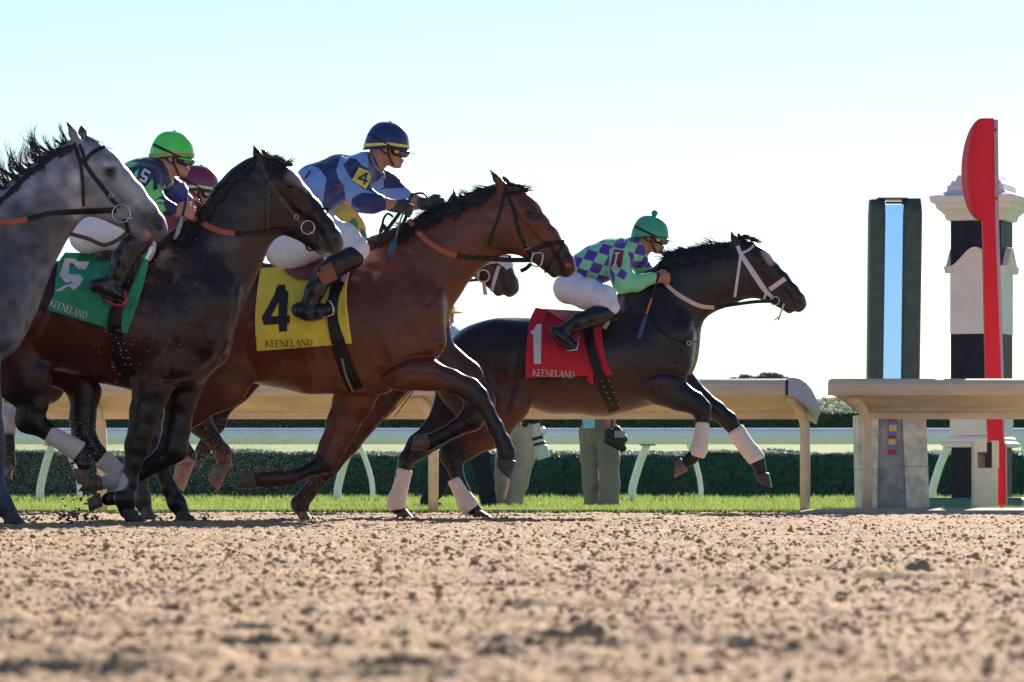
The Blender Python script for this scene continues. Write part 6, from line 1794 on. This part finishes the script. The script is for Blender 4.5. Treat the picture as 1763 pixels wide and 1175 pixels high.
def rider_1(cb):
    Y = 28.05
    root = empty('person', (W(1030, 893, Y).x, Y, 0), 'jockey in mint and purple checked silks and a pompom helmet', 'person', 'jockeys crouched on the galloping horses')
    B = Body(Y, (940, 360, 1175, 600), .0055, lat=.36)
    hf = HeadFrame(B, 1120, 406, 6, k=.94)
    add_head(B, hf, [(1100, 432, 16, .055), (1088, 440, 20, .07)])
    B.chain([(1083, 442, 14, .10), (1050, 452, 22, .12), (1010, 468, 20, .12)], k=.02)
    B.chain([(1070, 452, 8, .03, .15), (1066, 490, 10, .038, .19), (1095, 492, 9, .034, .17), (1124, 481, 8, .029, .15)], k=.02)
    hand(B, (1126, 480), 4, .15, s=1.0)
    B.chain([(1098, 455, 8, .03, -.14), (1110, 475, 9, .034, -.14), (1135, 476, 8, .03, -.10)], k=.02)
    hand(B, (1128, 474), 6, -.06)
    B.build('body', M_skin, root, colf=paint((.40, .19, .14), [((1130, 442), (1133, 442), 2, 3, (.42, .13, .12))]))
    helmet(B, hf, root, mat('helmet_teal', (.05, .36, .22), rough=.45, coat=.1, bump=.12), pom=mat('pom_green', (.01, .40, .17), rough=.9, bump=.8, bscale=300))
    goggles(B, hf, root)
    S = Body(Y, (950, 395, 1150, 520), .0048, lat=.36)
    S.chain([(1108, 450, 9, .05), (1101, 440, 13, .062), (1095, 430, 15, .08)], k=.02)
    S.chain([(1095, 428, 15, .08), (1082, 434, 25, .16), (1055, 445, 34, .16), (1025, 456, 33, .155), (1003, 463, 26, .15), (992, 468, 20, .14)], k=.03)
    S.chain([(1070, 440, 20, .06, .14), (1068, 470, 18, .055, .18), (1072, 488, 16, .05, .19), (1096, 488, 13, .042, .18), (1122, 479, 10.5, .034, .16)], k=.03)
    S.chain([(1095, 445, 17, .05, -.13), (1108, 465, 14, .045, -.15), (1132, 475, 9.5, .036, -.11)], k=.03)
    k = 5.34; mint = (.24, .66, .36); pu = (.10, .025, .36)
    Z = lambda *p: [(900 + a / k, 340 + b / k) for a, b in p]
    def colf(V):
        Q = PX(V); C = np.tile(np.array(mint), (len(V), 1))
        q = (Q - [900 + 625 / k, 340 + 535 / k]) * k
        c1, c2 = (94., 30.), (44., -85.); det = c1[0] * c2[1] - c1[1] * c2[0]
        u = (q[:, 0] * c2[1] - q[:, 1] * c2[0]) / det; v = (c1[0] * q[:, 1] - c1[1] * q[:, 0]) / det
        chk = ((np.round(u) + np.round(v)) % 2) == 0
        arm = inpoly(Q, Z((800, 470), (960, 470), (1000, 640), (1230, 650), (1230, 900), (800, 950), (790, 640)))
        C[chk & ~arm] = pu
        for p in (Z((800, 640), (850, 710), (840, 800), (800, 700)), Z((905, 650), (965, 700), (930, 760), (860, 720)), Z((990, 560), (1015, 500), (1030, 590), (1110, 590), (1100, 650), (990, 650))):
            C[inpoly(Q, p)] = pu
        return C
    S.build('silks', M_silk, root, colf=colf, disp=wrinkle(.0035))
    arm = flatpoly('armband', [Z((840, 480), (930, 490), (905, 645), (800, 640))], mat('armband_red', (.17, .014, .04), rough=.7), S.obj, S.bvh, Y - .2, off=.008, th=.003)
    q1 = Z((868, 512), (846, 622), (832, 630), (864, 630), (852, 516), (886, 512))
    strokes('number', [(*q1[0], *q1[1]), (*q1[2], *q1[3]), (*q1[4], *q1[5])], 1.7, mat('white_print', (.62, .58, .62)), arm, S.bvh, Y - .2, off=.0135)
    P = Body(Y, (940, 455, 1085, 570), .006, lat=.48)
    for l in (.12, -.12):
        P.chain([(990, 484, 18, .11, l * .6), (979, 497, 25, .11, l * .9), (1010, 506, 26, .09, l * 1.7), (1040, 516, 23, .08, l * 2.3), (1054, 529, 13, .06, l * 2.75)], k=.03)
    P.build('breeches', M_breech, root, disp=wrinkle(.0035, (24, 8, 9), 8))
    for l in (.345, -.345):
        boot(B, [(1045, 540, 13), (1026, 545, 17), (1000, 554, 15), (977, 566, 12)], [(957, 572, 11), (967, 580, 12), (980, 591, 9), (991, 598, 6)], l, root)
    stirrup(B, [(1000, 574, .34), (995, 590, .38), (993, 602, .39), (978, 604, .39), (972, 600, .34), (986, 596, .30)], 0, root, M_steel)
    wh = empty('whip', W(1115, 530, Y - .2), 'riding whip with an orange middle held by the jockey in purple checks', 'whip', 'riding whips in the jockeys\' hands')
    q = lambda x, y: W(x, y, Y - .26)
    tube('handle', [q(1135, 470), q(1130, 488), q(1126, 500), q(1122, 513)], [.009, .007, .006, .006], M_black, wh)
    tube('shaft', [q(1122, 513), q(1118, 526), q(1113, 541)], .0065, mat('whip_orange', (.75, .13, .06), rough=.5), wh)
    tube('flap', [q(1113, 541), q(1109, 553), q(1104, 568), q(1099, 585)], [.008, .015, .016, .018], mat('whip_blue', (.03, .06, .16), rough=.45), wh, squash=(1, .3))
    return root

def rider_maroon():
    Y = 25.9
    root = empty('person', (W(300, 896, Y).x, Y, 0), 'jockey in a maroon helmet, mostly hidden behind the lime green helmeted rider', 'person', 'jockeys crouched on the galloping horses')
    B = Body(Y, (200, 280, 400, 480), .006, lat=.36)
    hf = HeadFrame(B, 341, 325, 8)
    add_head(B, hf, [(318, 358, 18, .055), (308, 368, 22, .07)])
    B.build('body', M_skin, root, colf=paint((.50, .26, .20), []))
    helmet(B, hf, root, mat('helmet_maroon', (.20, .022, .07), rough=.35, coat=.3), band=mat('band_mint', (.42, .72, .30), rough=.5), button=M_black)
    goggles(B, hf, root)
    S = Body(Y, (150, 300, 400, 500), .006, lat=.36)
    S.chain([(315, 362, 18, .08), (300, 365, 26, .16), (268, 378, 34, .16), (235, 400, 36, .155), (215, 425, 32, .15)], k=.03)
    S.chain([(300, 372, 18, .05, .16), (310, 400, 14, .042, .18), (345, 405, 11, .036, .15)], k=.03)
    S.build('silks', M_silk, root, colf=polycol((.17, .012, .04), []), disp=wrinkle())
    P = Body(Y, (170, 390, 320, 500), .007, lat=.36)
    P.chain([(215, 425, 30, .14), (245, 440, 28, .13, .1), (290, 450, 20, .07, .24)], k=.03)
    P.chain([(215, 425, 30, .14), (245, 440, 28, .13, -.1), (290, 450, 20, .07, -.24)], k=.03)
    P.build('breeches', M_breech, root)
    for l in (.26, -.26):
        boot(B, [(285, 455, 15), (262, 475, 15), (250, 505, 12)], [(235, 515, 9), (250, 520, 9), (265, 520, 7)], l, root)

def rider_yellow():
    Y = 26.7
    root = empty('person', (W(580, 894, Y).x, Y, 0), 'jockey in yellow and green silks, glimpsed under the navy sleeve of rider 4', 'person', 'jockeys crouched on the galloping horses')
    B = Body(Y, (480, 270, 700, 480), .006, lat=.36)
    hf = HeadFrame(B, 587, 330, 14, k=.85)
    add_head(B, hf, [(578, 358, 16, .055), (575, 366, 20, .07)])
    B.build('body', M_skin, root, colf=paint((.55, .28, .18), []))
    helmet(B, hf, root, mat('helmet_red', (.52, .03, .07), rough=.35, coat=.3), band=mat('band_white', (.7, .66, .7)), button=M_black)
    goggles(B, hf, root, amber=False)
    S = Body(Y, (470, 320, 680, 470), .0055, lat=.36)
    S.chain([(590, 370, 18, .10), (582, 385, 26, .16), (555, 400, 28, .16), (530, 420, 28, .15)], k=.03)
    S.chain([(602, 372, 17, .05, .15), (613, 393, 15, .045, .17), (622, 412, 9, .036, .15), (640, 418, 7, .03, .13)], k=.025)
    k = 8.39; Z = lambda *p: [(560 + a / k, 340 + b / k) for a, b in p]
    gr = (.06, .24, .13)
    S.build('silks', M_silk, root, colf=polycol((.74, .48, .07), [(Z((330, 350), (420, 290), (470, 380), (470, 470), (400, 400)), gr), (Z((500, 440), (580, 480), (660, 620), (520, 560)), gr)]), disp=wrinkle(.006))
    P = Body(Y, (480, 390, 640, 500), .007, lat=.36)
    for l in (.1, -.1):
        P.chain([(530, 425, 26, .13, l), (560, 440, 24, .08, l * 2), (600, 450, 16, .06, l * 2.4)], k=.03)
    P.build('breeches', M_breech, root)
    for l in (.26, -.26):
        boot(B, [(595, 458, 13), (575, 475, 14), (560, 500, 11)], [(545, 512, 9), (560, 516, 8), (575, 514, 6)], l, root)

# ================================================================== photographers on the verge
def bystander(Y, cx, label, trou, shirt, legs, waist, shoulders, head, arms, seed, hat=None, shoe=None, collar=None):
    """standing figure; legs = two lists (x,y,r), all in photo pixels"""
    root = empty('person', (W(cx, 870, Y).x, Y, float(terrain_z(Y))), label, 'person', 'photographers standing on the grass verge')
    xs = [p[0] for lg in legs for p in lg] + [head[0]]
    B = Body(Y, (min(xs) - 55, head[1] - 30, max(xs) + 55, 885), .010, lat=.35)
    hf = HeadFrame(B, head[0], head[1], 8, k=.95)
    add_head(B, hf, [(head[0] - 3, head[1] + 24, 9, .055), (shoulders[0], shoulders[1], 12, .07)])
    B.chain([(shoulders[0], shoulders[1] + 6, 15, .15), (waist[0], waist[1] - 30, 17, .13), (waist[0], waist[1], 18, .13)], k=.03)
    for a in arms:
        B.chain([(x, y, r, None, l) for x, y, r, l in a], k=.02)
        x, y, r, l = a[-1]; x0, y0 = a[-2][:2]
        hand(B, (x, y), math.degrees(math.atan2(-(y - y0), x - x0)), l, s=1.0, k=.006)
    B.build('body', M_skin, root, colf=paint(SKIN, []))
    T = Body(Y, (min(xs) - 30, waist[1] - 25, max(xs) + 30, 885), .010, lat=.3)
    for lg, l in zip(legs, (.05, -.05)):
        T.chain([(x, y, r, None, l) for x, y, r in lg], k=.03)
    T.chain([(waist[0], waist[1] - 4, 23, .15), (waist[0], waist[1] + 22, 25, .15)], k=.04)
    T.build('trousers', trou, root, disp=wrinkle(.008, (9, 6, 5), seed))
    S = Body(Y, (min(xs) - 50, shoulders[1] - 20, max(xs) + 50, waist[1] + 30), .010, lat=.35)
    S.chain([(shoulders[0], shoulders[1], 15, .12), (shoulders[0], shoulders[1] + 14, 23, .19), (waist[0], waist[1] - 40, 25, .17), (waist[0], waist[1] + 2, 26, .165)], k=.04)
    for a in arms:
        S.chain([(x, y, r + 3, None, l) for x, y, r, l in a[:3]], k=.03)
    S.build('shirt', shirt, root, disp=wrinkle(.008, (9, 6, 9), seed + 3))
    for lg, l in zip(legs, (.05, -.05)):
        x, y, r = lg[-1]
        F2 = Body(Y, (x - 25, y - 15, x + 40, y + 22), .008, lat=.25)
        F2.chain([(x - 2, y + 2, 6.5, .045, l), (x + 12, y + 4, 5.5, .045, l), (x + 20, y + 5, 4, .04, l)], k=.02)
        F2.build('shoe', shoe or mat('shoe_dark', (.015, .014, .014), rough=.9, spec=.1), root)
    if hat:
        c = hf.w(0, .05, 0)
        h = ellipsoid('hat', c + Vector((0, 0, .035)), (.115, .10, .075), hat, root, 24, 10)
        ellipsoid('brim', c + Vector((0, 0, .0)), (.20, .19, .016), hat, h, 30, 6)
    else:
        ellipsoid('hair', hf.w(-.02, .035, 0), (.105, .085, .085), mat('hair_brown', (.06, .035, .02), rough=.7, bump=.6), root, 18, 10)
    return root, B

def plaid():
    m = bpy.data.materials.new('plaid_shirt'); m.use_nodes = True; nt = m.node_tree; N = nt.nodes; L = nt.links
    b = N['Principled BSDF']; b.inputs['Roughness'].default_value = .8
    tc = N.new('ShaderNodeTexCoord'); out = None
    def wv(direction, sc):
        w = N.new('ShaderNodeTexWave'); w.bands_direction = direction; w.inputs['Scale'].default_value = sc; w.inputs['Distortion'].default_value = .6
        L.new(tc.outputs['Object'], w.inputs['Vector'])
        r = N.new('ShaderNodeValToRGB'); L.new(w.outputs['Fac'], r.inputs[0])
        r.color_ramp.elements[0].position = .35; r.color_ramp.elements[0].color = (.16, .20, .34, 1); r.color_ramp.elements[1].position = .6; r.color_ramp.elements[1].color = (1, 1, 1, 1)
        return r
    a, c = wv('X', 4.5), wv('Z', 4.5)
    mx = N.new('ShaderNodeMix'); mx.data_type = 'RGBA'; mx.blend_type = 'MULTIPLY'; mx.inputs[0].default_value = 1
    L.new(a.outputs[0], mx.inputs[6]); L.new(c.outputs[0], mx.inputs[7])
    m2 = N.new('ShaderNodeMix'); m2.data_type = 'RGBA'; m2.blend_type = 'MULTIPLY'; m2.inputs[0].default_value = 1; m2.inputs[7].default_value = (.72, .70, .74, 1)
    L.new(mx.outputs[2], m2.inputs[6]); L.new(m2.outputs[2], b.inputs['Base Color'])
    return m

def photographers():
    Y = 44.5
    khaki = mat('khaki_trousers', (.38, .31, .26), rough=.85, var=.12, vscale=8, bump=.3, bscale=20)
    olive = mat('olive_trousers', (.23, .195, .17), rough=.85, var=.12, vscale=8, bump=.3, bscale=20)
    navy = mat('navy_trousers', (.010, .013, .028), rough=.85, var=.2, vscale=8, bump=.3, bscale=20)
    Ml = mat('lens_white', (.62, .60, .56), rough=.4, var=.05)
    # khaki trousers, long white lens
    r, B = bystander(Y, 890, 'photographer in khaki trousers and a plaid shirt', khaki, plaid(),
              [[(905, 740, 20), (904, 790, 16), (893, 835, 15), (884, 866, 15)], [(880, 745, 18), (868, 790, 15), (862, 835, 13), (858, 862, 13)]],
              (893, 722), (885, 612), (887, 588), [[(895, 630, 9, .17), (905, 665, 8, .20), (912, 695, 7, .2), (921, 708, 6.5, .2)], [(878, 630, 9, -.17), (870, 665, 8, -.18), (880, 690, 7, -.12), (890, 700, 6, -.05)]], 51)
    cm = empty('camera_gear', W(928, 745, Y - .3), 'black camera with a long white telephoto lens beside khaki trousers', 'camera', 'cameras carried by the photographers')
    Yq = Y - .38; q = lambda x, y, d=0: W(x, y, Yq - d)
    C = Body(Yq, (895, 700, 945, 750), .006, lat=.12)
    C.chain([(908, 722, 8, .05), (926, 718, 8, .05)], k=.01); C.chain([(918, 716, 7, .045), (921, 726, 8, .045)], k=.01); C.chain([(904, 716, 6, .04), (904, 730, 6, .04)], k=.01)
    C.build('camera_body', M_black, cm)
    tube('lens_barrel', [q(922, 730), q(923.5, 737), q(924, 741), q(925.5, 750), q(926, 752), q(930, 768), q(930.5, 770), q(936, 790)], [.040, .042, .050, .050, .056, .058, .070, .072], Ml, cm, seg=24, smooth=False)
    tube('focus_ring', [q(925.3, 752), q(926.5, 757)], .062, M_black, cm, seg=24); tube('focus_ring', [q(928, 762), q(929, 766.5)], .064, M_black, cm, seg=24)
    tube('tripod_collar', [q(933, 735), q(940, 742), q(936, 748), q(928, 744)], .012, M_steel, cm, seg=8)
    tube('strap', [q(905, 716), q(912, 700), q(918, 690), q(924, 700), q(926, 714)], .008, M_black, cm, seg=6)
    # olive trousers, blue badge
    r, B = bystander(Y, 1030, 'photographer in olive trousers and a taupe shirt with a pale blue pass', olive, mat('taupe_shirt', (.23, .19, .18), rough=.85, var=.15, vscale=8, bump=.3, bscale=20),
              [[(1046, 745, 20), (1048, 790, 18), (1049, 835, 17), (1049, 868, 17)], [(1015, 745, 19), (1015, 790, 16), (1017, 835, 14), (1019, 866, 14)]],
              (1030, 722), (1030, 612), (1032, 588), [[(1048, 630, 9, .17), (1056, 665, 8, .19), (1056, 700, 7, .2), (1054, 730, 6.5, .2)], [(1012, 630, 9, -.17), (1004, 665, 8, -.18), (1004, 700, 7, -.15), (1008, 725, 6, -.12)]], 61)
    box('pass', W(1014, 722, Y - .24), (.12, .006, .19), mat('pass_blue', (.28, .60, .72), rough=.4, var=.1), r, rot=.1, bevel=.002)
    cm = empty('camera_gear', W(1060, 760, Y - .3), 'black camera slung at the hip of the olive-trousered photographer', 'camera', 'cameras carried by the photographers')
    C = Body(Yq, (1030, 725, 1095, 790), .006, lat=.14)
    C.chain([(1050, 748, 10, .06), (1066, 762, 11, .06)], k=.01); C.chain([(1046, 758, 7, .05), (1072, 772, 7, .05)], k=.01); C.chain([(1062, 740, 7, .05), (1074, 756, 7, .05)], k=.01)
    C.build('camera_body', M_black, cm)
    box('screen', W(1067, 748, Yq - .075), (.11, .01, .07), mat('camera_screen', (.16, .22, .26), rough=.15), cm, bevel=.002)
    tube('strap', [q(1052, 742), q(1054, 722), q(1056, 700)], .009, M_black, cm, seg=6)
    # dark trousers striding
    bystander(Y - .2, 800, 'person in dark navy trousers striding behind the hind legs of horse 1', navy, mat('pale_blue_shirt', (.55, .62, .72), rough=.85, var=.1),
              [[(815, 740, 19), (826, 790, 17), (834, 830, 16), (841, 866, 14)], [(785, 745, 19), (768, 800, 18), (750, 840, 17), (737, 864, 14)]],
              (800, 722), (780, 576), (764, 546), [[(800, 610, 9, .17), (806, 645, 8, .19), (815, 675, 7, .2), (825, 690, 6.5, .2)], [(778, 610, 9, -.17), (772, 645, 8, -.18), (778, 675, 7, -.15), (790, 690, 6, -.12)]], 71,
              hat=mat('straw_hat', (.66, .55, .28), rough=.9, bump=.5))
    # pale trousered figure glimpsed at the left edge
# ================================================================== build
environment()
B4, cb4 = horse_4()
B5, cb5 = horse_5()
B1, cb1 = horse_1()
horse_grey(); horse_white_bridle(); horse_hidden()
rider_4(cb4); rider_5(cb5); rider_1(cb1); rider_maroon(); rider_yellow()
photographers()
